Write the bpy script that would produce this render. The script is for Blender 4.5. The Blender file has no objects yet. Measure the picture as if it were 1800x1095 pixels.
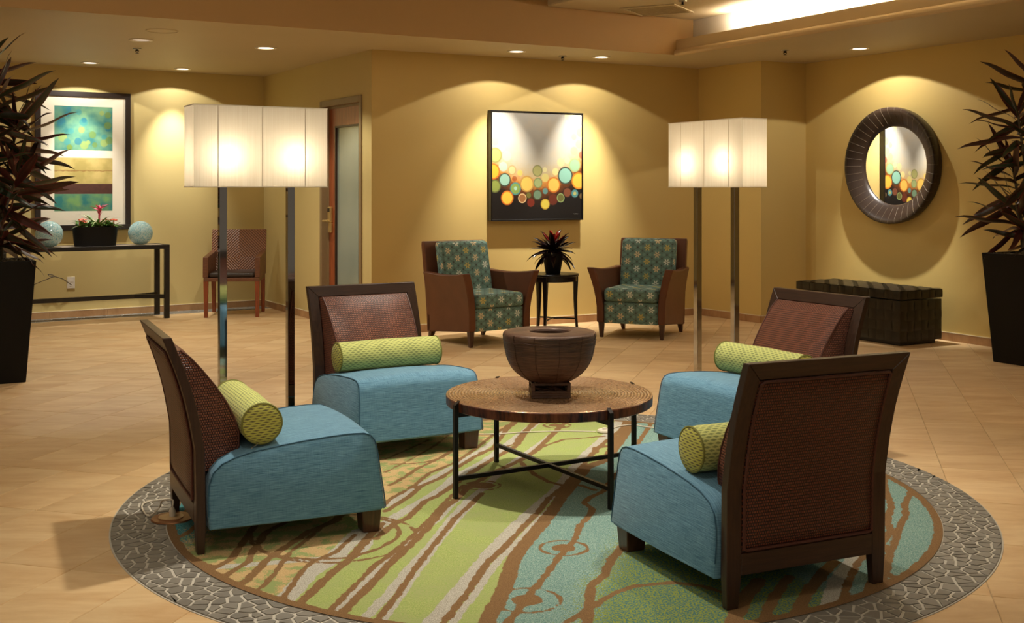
import bpy, bmesh, math, random
import numpy as np
from mathutils import Vector, Matrix
random.seed(7); np.random.seed(7)
C = bpy.context.scene.collection
PI = math.pi
H = 1.35      # eye height
F = 2000.0    # focal length in pixels of the 1800 wide frame
ZC = 2.615    # soffit height
UX, UY = 0.870, 0.492       # direction of the back wall
VX, VY = -0.492, 0.870      # direction of the side walls (away)

# ---------------------------------------------------------------- camera, world, exposure
cam = bpy.data.cameras.new('camera'); camo = bpy.data.objects.new('camera', cam); C.objects.link(camo)
camo.location = (0, 0, H); camo.rotation_euler = (PI/2, 0, 0)
cam.sensor_width = 36; cam.lens = 40.0; cam.shift_y = -(547.5-330)/1800; cam.clip_end = 100; cam.clip_start = 0.05
bpy.context.scene.camera = camo
w = bpy.data.worlds.new('world'); bpy.context.scene.world = w; w.use_nodes = True
w.node_tree.nodes['Background'].inputs[0].default_value = (1.0, 0.80, 0.58, 1)
w.node_tree.nodes['Background'].inputs[1].default_value = 0.13
vs = bpy.context.scene.view_settings
vs.view_transform = 'Standard'; vs.look = 'None'; vs.gamma = 1; vs.use_curve_mapping = False; vs.exposure = 0.1

WARM = (1.0, 0.86, 0.66); KEY = (1.0, 0.91, 0.77)
def lamp(kind, name, loc, energy, color=WARM, target=None, **kw):
    d = bpy.data.lights.new(name, kind); o = bpy.data.objects.new(name, d); C.objects.link(o)
    o.location = loc; d.energy = energy; d.color = color
    for k, v in kw.items(): setattr(d, k, v)
    if target is not None:
        o.rotation_euler = (Vector(target)-Vector(loc)).to_track_quat('-Z', 'Y').to_euler()
    return o
# the lobby's ceiling downlights over the seating group (above the frame)
for i, (x, y, e, tx, ty) in enumerate([(-0.55, 5.0, 280, -0.25, 4.9), (1.20, 5.5, 140, 1.0, 5.2), (0.1, 6.9, 190, 0.1, 7.0),
                               (-2.6, 4.7, 16, -2.6, 4.9), (2.9, 5.4, 7, 2.9, 5.6), (-0.7, 2.3, 60, -0.5, 3.1), (-3.1, 6.9, 34, -3.0, 7.2)]):
    lamp('SPOT', 'seating_light', (x, y, 2.93 if x > 0.7 else 3.26), e, KEY, (tx, ty, 0), spot_size=math.radians(74), spot_blend=0.8, shadow_soft_size=0.05)
lamp('SPOT', 'right_fill', (3.35, 7.4, 2.60), 22, KEY, (3.2, 7.6, 0), spot_size=math.radians(140), spot_blend=0.6, shadow_soft_size=0.05)  # added spot that lifts the right wall and trunk, without a fixture
# cove strip along the tray's right hand ledge
KX, KY = 1.575, 10.86
lamp('AREA', 'cove_light', (KX+UX*0.09-VX*4.9, KY+UY*0.09-VY*4.9, 2.80), 95, (1, 0.95, 0.86), (KX+UX*0.17-VX*4.9, KY+UY*0.17-VY*4.9, 3.0),
     shape='RECTANGLE', size=8.6, size_y=0.05)

lamp('AREA', 'tray_fill', (-1.0, 4.6, 3.40), 45, (1, .88, .70), (-1.0, 4.6, 0), shape='RECTANGLE', size=5.5, size_y=6.0)  # added soft overhead fill for ambience, not a fitting of the tray
lamp('AREA', 'lobby_fill', (0.5, -0.9, 2.9), 26, (1, .88, .70), (0.2, 5.0, 0.5), shape='RECTANGLE', size=5.0, size_y=1.6)  # added soft fill from behind the viewer, no source of its own
# ---------------------------------------------------------------- helpers
def srgb(r, g, b):
    f = lambda c: (c/255/12.92) if c/255 <= 0.04045 else ((c/255+0.055)/1.055)**2.4
    return (f(r), f(g), f(b), 1)
def floor_pt(px, py, z=0.0):
    d = F*(H-z)/(py-330.0); return ((px-900)/F*d, d)
def ceil_pt(px, py, z=ZC):
    d = F*(z-H)/(330.0-py); return ((px-900)/F*d, d)

class MB:
    def __init__(s): s.v = []; s.f = []
    def add(s, vs_, fs):
        o = len(s.v); s.v += [tuple(p) for p in vs_]; s.f += [tuple(i+o for i in f) for f in fs]; return s
    def box(s, x0, x1, y0, y1, z0, z1):
        return s.add([(x0,y0,z0),(x1,y0,z0),(x1,y1,z0),(x0,y1,z0),(x0,y0,z1),(x1,y0,z1),(x1,y1,z1),(x0,y1,z1)],
                     [(3,2,1,0),(4,5,6,7),(0,1,5,4),(1,2,6,5),(2,3,7,6),(3,0,4,7)])
    def hexa(s, a, b):   # two quads of 4 points
        return s.add(list(a)+list(b), [(3,2,1,0),(4,5,6,7),(0,1,5,4),(1,2,6,5),(2,3,7,6),(3,0,4,7)])
    def prism(s, poly, z0, z1):
        n = len(poly)
        return s.add([(x,y,z0) for x,y in poly]+[(x,y,z1) for x,y in poly],
                     [tuple(range(n-1,-1,-1)), tuple(range(n,2*n))]+[(i,(i+1)%n,n+(i+1)%n,n+i) for i in range(n)])
    def beam(s, p, q, wd, h):   # rectangular bar from p to q, wd sideways, h upward
        p = Vector(p); q = Vector(q); d = (q-p).normalized()
        up = Vector((0,0,1)) if abs(d.z) < 0.95 else Vector((1,0,0))
        sd = d.cross(up).normalized(); up = sd.cross(d).normalized()
        r = lambda c: [c-sd*wd/2-up*h/2, c+sd*wd/2-up*h/2, c+sd*wd/2+up*h/2, c-sd*wd/2+up*h/2]
        return s.add(r(p)+r(q), [(3,2,1,0),(4,5,6,7),(0,1,5,4),(1,2,6,5),(2,3,7,6),(3,0,4,7)])
    def lathe(s, prof, n=32, c=(0,0,0), sx=1, sy=1, rot=0):
        vs_ = []; fs = []; m = len(prof)
        for i in range(n):
            a = 2*PI*i/n+rot
            vs_ += [(c[0]+r*math.cos(a)*sx, c[1]+r*math.sin(a)*sy, c[2]+z) for r, z in prof]
        for i in range(n):
            j = (i+1) % n
            fs += [(i*m+k, j*m+k, j*m+k+1, i*m+k+1) for k in range(m-1)]
        if prof[0][0] > 1e-6: fs.append(tuple(i*m for i in range(n-1,-1,-1)))
        if prof[-1][0] > 1e-6: fs.append(tuple(i*m+m-1 for i in range(n)))
        return s.add(vs_, fs)
    def tube(s, pts, r, n=8, closed=False):
        pts = [Vector(p) for p in pts]; m = len(pts); vs_ = []; nrm = None
        for i, p in enumerate(pts):
            a = pts[(i-1) % m] if (closed or i) else p; b = pts[(i+1) % m] if (closed or i < m-1) else p
            t = (b-a).normalized()
            if nrm is None: nrm = t.cross(Vector((0,0,1)) if abs(t.z) < 0.9 else Vector((1,0,0))).normalized()
            nrm = (nrm-t*nrm.dot(t)).normalized(); bn = t.cross(nrm)
            rr = r[i] if isinstance(r, (list, tuple)) else r
            vs_ += [p+(nrm*math.cos(2*PI*k/n)+bn*math.sin(2*PI*k/n))*rr for k in range(n)]
        fs = []
        for i in range(m if closed else m-1):
            j = (i+1) % m
            fs += [(i*n+k, i*n+(k+1)%n, j*n+(k+1)%n, j*n+k) for k in range(n)]
        if not closed: fs += [tuple(range(n-1,-1,-1)), tuple((m-1)*n+k for k in range(n))]
        return s.add(vs_, fs)
    def loft(s, rings, closed=True, caps=True):
        m = len(rings[0]); vs_ = [p for r in rings for p in r]; fs = []
        for i in range(len(rings)-1):
            for k in range(m if closed else m-1):
                fs.append((i*m+k, i*m+(k+1)%m, (i+1)*m+(k+1)%m, (i+1)*m+k))
        if caps and closed: fs += [tuple(range(m-1,-1,-1)), tuple((len(rings)-1)*m+k for k in range(m))]
        return s.add(vs_, fs)
    def build(s, name, mat, parent=None, smooth=35, bevel=0, seg=2, uv=True, recalc=True):
        me = bpy.data.meshes.new(name); me.from_pydata(s.v, [], s.f)
        if recalc:
            bm = bmesh.new(); bm.from_mesh(me); bmesh.ops.recalc_face_normals(bm, faces=bm.faces); bm.to_mesh(me); bm.free()
        if mat: me.materials.append(mat)
        if smooth:
            me.polygons.foreach_set('use_smooth', [True]*len(me.polygons)); me.set_sharp_from_angle(angle=math.radians(smooth))
        if uv: boxuv(me)
        o = bpy.data.objects.new(name, me); C.objects.link(o)
        if parent: o.parent = parent
        if bevel:
            b = o.modifiers.new('bevel', 'BEVEL'); b.width = bevel; b.segments = seg; b.limit_method = 'ANGLE'; b.angle_limit = math.radians(40)
            b.harden_normals = False
        return o
def boxuv(me):
    n = len(me.loops)
    if not n: return
    co = np.empty(len(me.vertices)*3); me.vertices.foreach_get('co', co); co = co.reshape(-1, 3)
    vi = np.empty(n, dtype=np.int32); me.loops.foreach_get('vertex_index', vi)
    pn = np.empty(len(me.polygons)*3); me.polygons.foreach_get('normal', pn); pn = np.abs(pn.reshape(-1, 3))
    lt = np.empty(len(me.polygons), dtype=np.int32); me.polygons.foreach_get('loop_total', lt)
    ax = np.repeat(np.argmax(pn, axis=1), lt); c = co[vi]
    uv = np.where((ax == 0)[:, None], c[:, [1, 2]], np.where((ax == 1)[:, None], c[:, [0, 2]], c[:, [0, 1]]))
    me.uv_layers.new(name='uv').data.foreach_set('uv', uv.ravel())
def tag(o, label=None, cat=None, group=None, kind=None):
    if label: o['label'] = label
    if cat: o['category'] = cat
    if group: o['group'] = group
    if kind: o['kind'] = kind
    return o
def empty(name, loc=(0,0,0), rz=0):
    o = bpy.data.objects.new(name, None); C.objects.link(o); o.location = loc; o.rotation_euler = (0,0,rz); o.empty_display_size = 0.1
    return o
def copy_tree(o, parent=None):
    c = o.copy(); C.objects.link(c)
    if parent: c.parent = parent
    for ch in [x for x in KIDS.get(o.name, ())]: copy_tree(ch, c)
    return c
KIDS = {}
def index_kids():
    KIDS.clear()
    for o in bpy.data.objects:
        if o.parent: KIDS.setdefault(o.parent.name, []).append(o)

# ---- node helper
class NT:
    def __init__(s, name):
        s.mat = bpy.data.materials.new(name); s.mat.use_nodes = True; s.t = s.mat.node_tree
        s.b = s.t.nodes['Principled BSDF']
    def link(s, a, b): s.t.links.new(a, b)
    def put(s, sock, v):
        if hasattr(v, 'is_linked') or isinstance(v, bpy.types.NodeSocket): s.link(v, sock)
        else: sock.default_value = v
    def node(s, typ, **kw):
        n = s.t.nodes.new(typ)
        for k, v in kw.items(): setattr(n, k, v)
        return n
    def m(s, op, a, b=0.0, c=None, clamp=False):
        n = s.node('ShaderNodeMath', operation=op, use_clamp=clamp); s.put(n.inputs[0], a); s.put(n.inputs[1], b)
        if c is not None: s.put(n.inputs[2], c)
        return n.outputs[0]
    def vm(s, op, a, b=(0,0,0), out=0):
        n = s.node('ShaderNodeVectorMath', operation=op); s.put(n.inputs[0], a); s.put(n.inputs[1], b); return n.outputs[out]
    def mr(s, v, a, b, c=0.0, d=1.0, smooth=False):
        n = s.node('ShaderNodeMapRange'); n.interpolation_type = 'SMOOTHSTEP' if smooth else 'LINEAR'
        for i, x in enumerate((v, a, b, c, d)): s.put(n.inputs[i], x)
        return n.outputs[0]
    def mix(s, f, a, b, blend='MIX'):
        n = s.node('ShaderNodeMix', data_type='RGBA', blend_type=blend); s.put(n.inputs[0], f); s.put(n.inputs[6], a); s.put(n.inputs[7], b); return n.outputs[2]
    def noise(s, vec, scale, detail=3, rough=0.5, col=False, dist=0.0):
        n = s.node('ShaderNodeTexNoise'); s.link(vec, n.inputs['Vector']); n.inputs['Scale'].default_value = scale
        n.inputs['Detail'].default_value = detail; n.inputs['Roughness'].default_value = rough; n.inputs['Distortion'].default_value = dist
        return n.outputs[1 if col else 0]
    def vor(s, vec, scale, feature='F1', out=0):
        n = s.node('ShaderNodeTexVoronoi', feature=feature); s.link(vec, n.inputs['Vector']); n.inputs['Scale'].default_value = scale; return n.outputs[out]
    def tc(s, k='UV'): return s.node('ShaderNodeTexCoord').outputs[k]
    def xyz(s, v):
        n = s.node('ShaderNodeSeparateXYZ'); s.link(v, n.inputs[0]); return n.outputs
    def comb(s, x, y, z=0.0):
        n = s.node('ShaderNodeCombineXYZ'); s.put(n.inputs[0], x); s.put(n.inputs[1], y); s.put(n.inputs[2], z); return n.outputs[0]
    def scale(s, v, k): return s.vm('MULTIPLY', v, k)
    def ramp(s, f, stops, interp='LINEAR'):
        n = s.node('ShaderNodeValToRGB'); s.link(f, n.inputs[0]); cr = n.color_ramp; cr.interpolation = interp
        while len(cr.elements) < len(stops): cr.elements.new(0.5)
        for e, (p, c) in zip(cr.elements, stops): e.position = p; e.color = c
        return n.outputs[0]
    def rand(s): return s.node('ShaderNodeObjectInfo').outputs['Random']
    def island(s): return s.node('ShaderNodeNewGeometry').outputs['Random Per Island']
    def attr(s, name):
        return s.node('ShaderNodeAttribute', attribute_name=name).outputs['Fac']
    def bump(s, h, strength=0.3, dist=0.002):
        n = s.node('ShaderNodeBump'); n.inputs['Strength'].default_value = strength; n.inputs['Distance'].default_value = dist
        s.link(h, n.inputs['Height']); s.link(n.outputs[0], s.b.inputs['Normal'])
    def fin(s, color=None, rough=None, metal=None, spec=None, **kw):
        if color is not None: s.put(s.b.inputs['Base Color'], color)
        if rough is not None: s.put(s.b.inputs['Roughness'], rough)
        if metal is not None: s.put(s.b.inputs['Metallic'], metal)
        if spec is not None: s.put(s.b.inputs['Specular IOR Level'], spec)
        for k, v in kw.items(): s.put(s.b.inputs[k.replace('_', ' ')], v)
        return s.mat
def simple(name, rgb, rough=0.5, metal=0, var=0.12, sc=30, bump=0.0, spec=0.5, stretch=(1,1,1), coat=0.0):
    t = NT(name); v = t.scale(t.tc('Object'), stretch); n = t.noise(v, sc, 3)
    c = srgb(*rgb); dk = tuple(x*(1-var*2) for x in c[:3])+(1,); lt = tuple(min(1, x*(1+var)) for x in c[:3])+(1,)
    if bump: t.bump(n, bump, 0.002)
    return t.fin(t.mix(n, dk, lt), rough, metal, spec, Coat_Weight=coat)

# ---------------------------------------------------------------- materials
def paint(name, rgb):
    t = NT(name); v = t.tc('Object'); n = t.noise(v, 1.3, 2); n2 = t.noise(v, 160, 2)
    c = srgb(*rgb); t.bump(n2, 0.08, 0.001)
    return t.fin(t.mix(t.mr(n, .3, .7), tuple(x*.96 for x in c[:3])+(1,), c), 0.55, spec=0.25)
M_wall_l = paint('paint_olive_yellow', (208, 188, 128))
M_wall_b = paint('paint_gold', (210, 182, 114))
M_wall_r = paint('paint_ochre', (218, 190, 118))
M_ceil = paint('paint_ceiling', (198, 182, 148))
M_fascia = paint('paint_fascia', (180, 142, 90))
M_cove = paint('paint_cove', (225, 215, 195))
M_trimwhite = paint('paint_cornice', (205, 180, 138))

def mat_tile(name, base, dark):
    t = NT(name); geo = t.node('ShaderNodeNewGeometry'); pos = geo.outputs['Position']
    r = t.m('FRACT', t.m('ADD', t.rand(), t.island()))
    off = t.comb(t.m('MULTIPLY', r, 37.0), t.m('MULTIPLY', r, 71.0), t.m('MULTIPLY', r, 13.0))
    v = t.vm('ADD', t.scale(pos, (1.0, 3.2, 1)), off)
    n1 = t.noise(v, 1.6, 5, .6, dist=0.6); n2 = t.noise(v, 9, 4, .6)
    n = t.m('ADD', t.m('MULTIPLY', n1, .75), t.m('MULTIPLY', n2, .25))
    c = t.mix(t.mr(n, .36, .62), srgb(*dark), srgb(*base))
    k = t.mr(r, 0, 1, .94, 1.04)
    c = t.mix(1.0, c, t.comb(k, k, k), 'MULTIPLY')
    t.bump(n2, 0.1, 0.001)
    return t.fin(c, t.mr(n2, 0, 1, .42, .58), spec=0.4)
M_tile = mat_tile('floor_tile_sandstone', (226, 196, 148), (204, 164, 114))
M_grout = simple('grout', (186, 158, 120), .85, var=.05)
M_basetile = mat_tile('baseboard_tile', (188, 148, 104), (160, 118, 78))
M_caulk = simple('caulk', (225, 210, 175), .6, var=.03)
def mat_stone():
    t = NT('slate_paving'); pos = t.node('ShaderNodeNewGeometry').outputs['Position']
    r = t.m('FRACT', t.m('ADD', t.m('MULTIPLY', t.rand(), 1.0), t.island()))
    n = t.noise(pos, 14, 4)
    c = t.mix(n, srgb(112, 107, 98), srgb(142, 136, 124)); k = t.mr(r, 0, 1, .86, 1.12)
    t.bump(t.noise(pos, 60, 3), .15, .002)
    return t.fin(t.mix(1.0, c, t.comb(k, k, k), 'MULTIPLY'), .5, spec=.4)
M_stone = mat_stone()
M_stonegrout = simple('pale_stone_grout', (196, 190, 176), .85, var=.08)

def mat_wood(name, c1, c2, rough=.35, sc=6, coat=0.15, axis=2):
    t = NT(name); st = [18, 18, 18]; st[axis] = 1.2
    v = t.scale(t.tc('Object'), tuple(st)); n = t.noise(v, sc, 4, .6, dist=.4)
    t.bump(n, .05, .001)
    return t.fin(t.mix(t.mr(n, .3, .7), srgb(*c1), srgb(*c2)), rough, spec=.5, Coat_Weight=coat)
M_walnut = mat_wood('walnut_stain', (44, 27, 18), (66, 42, 28), .4, coat=.05)
M_walnut2 = mat_wood('leg_walnut', (58, 36, 26), (88, 56, 38))
M_redwood = mat_wood('reddish_wood', (112, 52, 26), (150, 74, 38), .35)
M_doorwood = mat_wood('door_veneer', (128, 62, 32), (172, 92, 50), .35, 3)
M_black = simple('black_lacquer', (24, 21, 19), .3, var=.1)
M_blackmetal = simple('blackened_metal', (34, 28, 25), .38, .6, var=.1)
M_planter = simple('planter_black', (13, 11, 9), .5, var=.15, sc=8, spec=.25)
M_chrome = NT('polished_chrome').fin((.52, .52, .52, 1), .045, 1.0)
M_brass = simple('satin_brass', (206, 176, 112), .3, .6, var=.06)
M_steel = simple('brushed_steel', (190, 186, 178), .3, 1.0, var=.05)
M_frame_metal = simple('door_frame_paint', (140, 118, 84), .4, var=.04)
M_white = simple('white_plastic', (232, 224, 208), .4, var=.02)
M_cord = simple('cord_plastic', (214, 204, 184), .45, var=.03)
M_mirror = NT('mirror_silver').fin((.93, .93, .92, 1), .005, 1.0)

def mat_weave(name, c1, c2, gap, bw, rh, mortar, rough=.42, bumpd=.003):
    t = NT(name); uv = t.tc('UV'); b = t.node('ShaderNodeTexBrick'); t.link(uv, b.inputs['Vector'])
    b.offset = .5; b.inputs['Color1'].default_value = srgb(*c1); b.inputs['Color2'].default_value = srgb(*c2); b.inputs['Mortar'].default_value = srgb(*gap)
    b.inputs['Scale'].default_value = 1.0; b.inputs['Mortar Size'].default_value = mortar; b.inputs['Mortar Smooth'].default_value = .8
    b.inputs['Brick Width'].default_value = bw; b.inputs['Row Height'].default_value = rh; b.inputs['Bias'].default_value = 0
    t.bump(t.m('SUBTRACT', 1.0, b.outputs['Fac']), .9, bumpd)
    return t.fin(b.outputs['Color'], rough, spec=.5)
M_weave = mat_weave('woven_leather_cord', (152, 94, 72), (130, 77, 58), (44, 22, 16), .0092, .0096, .0022)
M_weave_back = mat_weave('woven_leather_cord_rear', (128, 66, 44), (106, 52, 34), (30, 14, 9), .0092, .0100, .0026)
M_cord_trim = simple('braided_trim', (88, 46, 34), .5, var=.3, sc=120, bump=.4)

def mat_blue():
    t = NT('blue_slub_linen'); uv = t.tc('UV')
    n1 = t.noise(t.scale(uv, (12, 320, 1)), 1.0, 3, .6); n2 = t.noise(t.scale(uv, (300, 20, 1)), 1.0, 2, .5); n3 = t.noise(t.tc('Object'), 4, 2)
    n = t.m('ADD', t.m('MULTIPLY', n1, .8), t.m('MULTIPLY', n2, .2))
    c = t.mix(t.mr(n, .3, .7), srgb(50, 96, 122), srgb(126, 172, 196)); c = t.mix(t.m('MULTIPLY', n3, .25), c, srgb(70, 122, 150))
    t.bump(t.m('ADD', n, t.m('MULTIPLY', t.noise(t.tc('Object'), 9, 3), 1.6)), .35, .004)
    return t.fin(c, .75, spec=.25, Sheen_Weight=.15)
M_blue = mat_blue()
M_bluepipe = simple('blue_piping', (46, 88, 112), .8, var=.1)
def mat_green(name, p, q, duty, ww, slant=0.0, c1=(186, 194, 92), c2=(112, 118, 70)):
    t = NT(name); X = t.xyz(t.tc('UV')); u, v = X[0], X[1]
    u = t.m('ADD', u, t.m('MULTIPLY', v, slant))
    vq = t.m('DIVIDE', v, q); row = t.m('FLOOR', vq)
    par = t.m('MULTIPLY', t.m('MODULO', t.m('ADD', row, 1000.0), 2.0), .5)
    fu = t.m('FRACT', t.m('ADD', t.m('DIVIDE', u, p), par)); fv = t.m('FRACT', vq)
    du = t.m('ABSOLUTE', t.m('SUBTRACT', fu, .5)); dv = t.m('ABSOLUTE', t.m('SUBTRACT', fv, .5))
    e = t.m('ADD', t.m('MULTIPLY', du, 1/duty), t.m('MULTIPLY', dv, 1/ww))
    mask = t.mr(e, .8, 1.05, 1, 0)
    t.bump(mask, .2, -.002)
    return t.fin(t.mix(mask, srgb(*c1), srgb(*c2)), .75, spec=.2, Sheen_Weight=.1)
M_bolster = mat_green('lime_bolster_weave', .030, .0115, .5, .42, c1=(198, 202, 122), c2=(138, 148, 88))
M_bolster_end = mat_green('lime_bolster_end_weave', .032, .009, .5, .36, .35, (192, 190, 92), (112, 106, 70))
M_greenpipe = simple('olive_piping', (128, 128, 58), .75, var=.1)

def flower(t, u, v, R):
    r = t.m('POWER', t.m('ADD', t.m('MULTIPLY', u, u), t.m('MULTIPLY', v, v)), .5)
    a = t.m('ARCTAN2', v, u); cs = t.m('ABSOLUTE', t.m('COSINE', t.m('MULTIPLY', a, 3.0)))
    lim = t.m('MULTIPLY', t.m('ADD', .08, t.m('MULTIPLY', t.m('POWER', cs, .8), .95)), R)
    return t.m('MULTIPLY', t.mr(t.m('SUBTRACT', r, lim), -.0025, .0025, 1, 0), t.mr(r, R*.10, R*.2, 0, 1))
def mat_flowers():
    t = NT('flower_print_upholstery'); X = t.xyz(t.tc('UV')); u, v = X[0], X[1]
    base = t.mix(t.noise(t.tc('UV'), 90, 3), srgb(62, 70, 64), srgb(86, 94, 86)); c = base
    A, B = .19, .132
    def cell(ou, ov):
        cu = t.m('DIVIDE', t.m('ADD', u, ou), A); cv = t.m('DIVIDE', t.m('ADD', v, ov), B)
        fu = t.m('MULTIPLY', t.m('SUBTRACT', t.m('FRACT', cu), .5), A); fv = t.m('MULTIPLY', t.m('SUBTRACT', t.m('FRACT', cv), .5), B)
        return fu, fv, t.m('FLOOR', cu), t.m('FLOOR', cv)
    for k, (ou, ov) in enumerate([(A/2*.5, B/4), (A*.75, B*.25), (.25*A, .75*B), (.75*A, .75*B), (0.0, .5*B), (A/2, 0.0)]):
        fu, fv, cu, cv = cell(ou, ov); c = t.mix(t.m('MULTIPLY', flower(t, fu, fv, .054), .62), c, srgb(116, 150, 140))
    for k, (ou, ov) in enumerate([(0.0, 0.0), (A/2, B/2)]):
        fu, fv, cu, cv = cell(ou, ov)
        wn = t.node('ShaderNodeTexWhiteNoise', noise_dimensions='3D'); t.link(t.comb(cu, cv, float(k*7.3)), wn.inputs['Vector'])
        col = t.ramp(wn.outputs[0], [(0, srgb(214, 222, 208)), (.38, srgb(196, 182, 112)), (.68, srgb(212, 198, 160))], 'CONSTANT')
        c = t.mix(flower(t, fu, fv, .031), c, col)
    t.bump(t.noise(t.tc('UV'), 400, 2), .1, .001)
    return t.fin(c, .7, spec=.25)
M_flower = mat_flowers()
def mat_leather(name, c1, c2, rough=.38):
    t = NT(name); v = t.tc('Object'); n = t.noise(v, 6, 3); g = t.vor(v, 260)
    t.bump(t.m('ADD', g, t.m('MULTIPLY', t.noise(v, 12, 3), 2.0)), .12, .002)
    return t.fin(t.mix(n, srgb(*c1), srgb(*c2)), rough, spec=.45)
M_leather = mat_leather('brown_leather', (84, 47, 27), (112, 66, 40))
M_blkleather = mat_leather('black_leather', (28, 25, 18), (46, 40, 28), .34)
M_seatleather = mat_leather('dark_seat_leather', (44, 36, 32), (62, 52, 46), .3)

def mat_rattan():
    t = NT('chevron_rattan'); X = t.xyz(t.tc('UV')); u, v = X[0], X[1]
    s = t.m('ADD', t.m('ABSOLUTE', u), t.m('ABSOLUTE', t.m('SUBTRACT', v, .60)))
    s = t.m('FRACT', t.m('DIVIDE', s, .030)); tri = t.m('ABSOLUTE', t.m('SUBTRACT', s, .5))
    c = t.mix(t.mr(tri, .1, .42, 0, 1), srgb(146, 96, 64), srgb(70, 38, 24)); c = t.mix(t.m('MULTIPLY', t.noise(t.tc('UV'), 120, 3), .4), c, srgb(158, 108, 72))
    t.bump(t.m('SUBTRACT', .5, tri), .9, .01)
    return t.fin(c, .35, spec=.6)
M_rattan = mat_rattan()
M_rattan_arm = mat_weave('rattan_wrap', (132, 84, 50), (110, 66, 38), (66, 36, 20), .05, .007, .0015, .4, .002)

def mat_bronze(name, c1, c2, c3, rough=.3, metal=.55, sc=14, bs=.12):
    t = NT(name); v = t.tc('Object'); n = t.noise(v, sc, 4, .65); n2 = t.noise(v, sc*4, 3)
    c = t.ramp(n, [(.3, srgb(*c1)), (.5, srgb(*c2)), (.7, srgb(*c3))]); t.bump(n2, bs, .002)
    return t.fin(c, t.mr(n2, .3, .7, rough-.06, rough+.12), metal, .5)
def mat_tabletop():
    t = NT('ringed_bronze'); v = t.tc('Object'); X = t.xyz(v); r = t.m('POWER', t.m('ADD', t.m('MULTIPLY', X[0], X[0]), t.m('MULTIPLY', X[1], X[1])), .5)
    g = t.m('COSINE', t.m('MULTIPLY', r, 2*PI/(.466/32))); n = t.noise(v, 60, 4, .6); n1 = t.noise(v, 5, 3)
    c = t.mix(t.mr(g, -1, .4), srgb(112, 80, 56), srgb(214, 178, 138)); c = t.mix(t.m('MULTIPLY', t.mr(n, .45, .65), .5), c, srgb(112, 78, 54)); c = t.mix(t.m('MULTIPLY', t.mr(n1, .35, .65), .35), c, srgb(150, 104, 72))  # groove shade and patina are put into the colour so the rings read
    t.bump(n, .12, .001)
    return t.fin(c, t.mr(n, .3, .7, .17, .32), .65)
M_unused = mat_bronze('hammered_bronze_side', (150, 116, 84), (176, 142, 106), (192, 158, 122), .27, .75, 5, .02)
M_tabletop = mat_tabletop()
def mat_rim():
    t = NT('bronze_rim_patina'); v = t.scale(t.tc('Object'), (26, 26, 5)); n = t.noise(v, 1.0, 4, .7)
    return t.fin(t.ramp(n, [(.38, srgb(30, 18, 14)), (.5, srgb(92, 46, 28)), (.66, srgb(124, 70, 44))]), .3, .3)
M_rim = mat_rim()
def mat_bowl():
    t = NT('bronze_wrapped_bowl'); v = t.tc('Object'); n = t.noise(v, 9, 4, .6)
    h = t.noise(t.scale(v, (7, 7, 150)), 1.0, 3, .6)
    c = t.mix(t.mr(n, .3, .7), srgb(52, 34, 24), srgb(86, 58, 42)); c = t.mix(t.m('MULTIPLY', t.mr(h, .45, .62), .6), c, srgb(108, 80, 60))
    t.bump(h, .8, .006)
    return t.fin(c, .46, .2)
M_bowl = mat_bowl()
M_wire = simple('bowl_wire', (62, 42, 32), .35, .6, var=.1)

def mat_shade():
    t = NT('pleated_shade_fabric'); uv = t.tc('UV'); n = t.noise(t.scale(uv, (230, 1.2, 1)), 1.0, 3, .7)
    col = t.mix(t.mr(n, .3, .7), srgb(238, 232, 222), srgb(252, 250, 244))
    nt = t.t; nt.nodes.remove(t.b)
    tr = nt.nodes.new('ShaderNodeBsdfTranslucent'); df = nt.nodes.new('ShaderNodeBsdfDiffuse'); mx = nt.nodes.new('ShaderNodeMixShader'); mx.inputs[0].default_value = .5
    out = nt.nodes['Material Output']
    t.link(col, tr.inputs[0]); t.link(col, df.inputs[0]); nt.links.new(df.outputs[0], mx.inputs[1]); nt.links.new(tr.outputs[0], mx.inputs[2]); nt.links.new(mx.outputs[0], out.inputs[0])
    return t.mat
M_shade = mat_shade()
M_shadetrim = simple('shade_trim', (238, 230, 214), .6, var=.02)
M_shaderib = simple('shade_seam', (226, 216, 200), .7, var=.05)
def mat_emit(name, rgb, st):
    t = NT(name); return t.fin(srgb(*rgb), .4, Emission_Color=srgb(*rgb), Emission_Strength=st)
M_bulb = mat_emit('lamp_bulb', (255, 234, 196), 30)
M_lens = mat_emit('downlight_lens', (255, 240, 215), 3.2)
M_lens_dim = mat_emit('downlight_lens_dim', (225, 215, 205), .45)

def mat_glass(name, rgb, rough, alpha_mix=.0):
    t = NT(name); return t.fin(srgb(*rgb), rough, Transmission_Weight=.0 if not alpha_mix else alpha_mix, IOR=1.4)
def mat_globe():
    t = NT('crackle_glass_aqua'); v = t.tc('Object'); e = t.vor(v, 62, 'DISTANCE_TO_EDGE'); k = t.mr(e, 0, .10, 1, 0); cell = t.vor(v, 62, 'F1', 1)
    c = t.mix(t.m('MULTIPLY', t.xyz(cell)[0], .7), srgb(112, 170, 182), srgb(184, 212, 206)); c = t.mix(k, c, srgb(214, 226, 216)); t.bump(k, .5, .002)
    return t.fin(c, .12, spec=.6)
M_globe = mat_globe()

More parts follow.
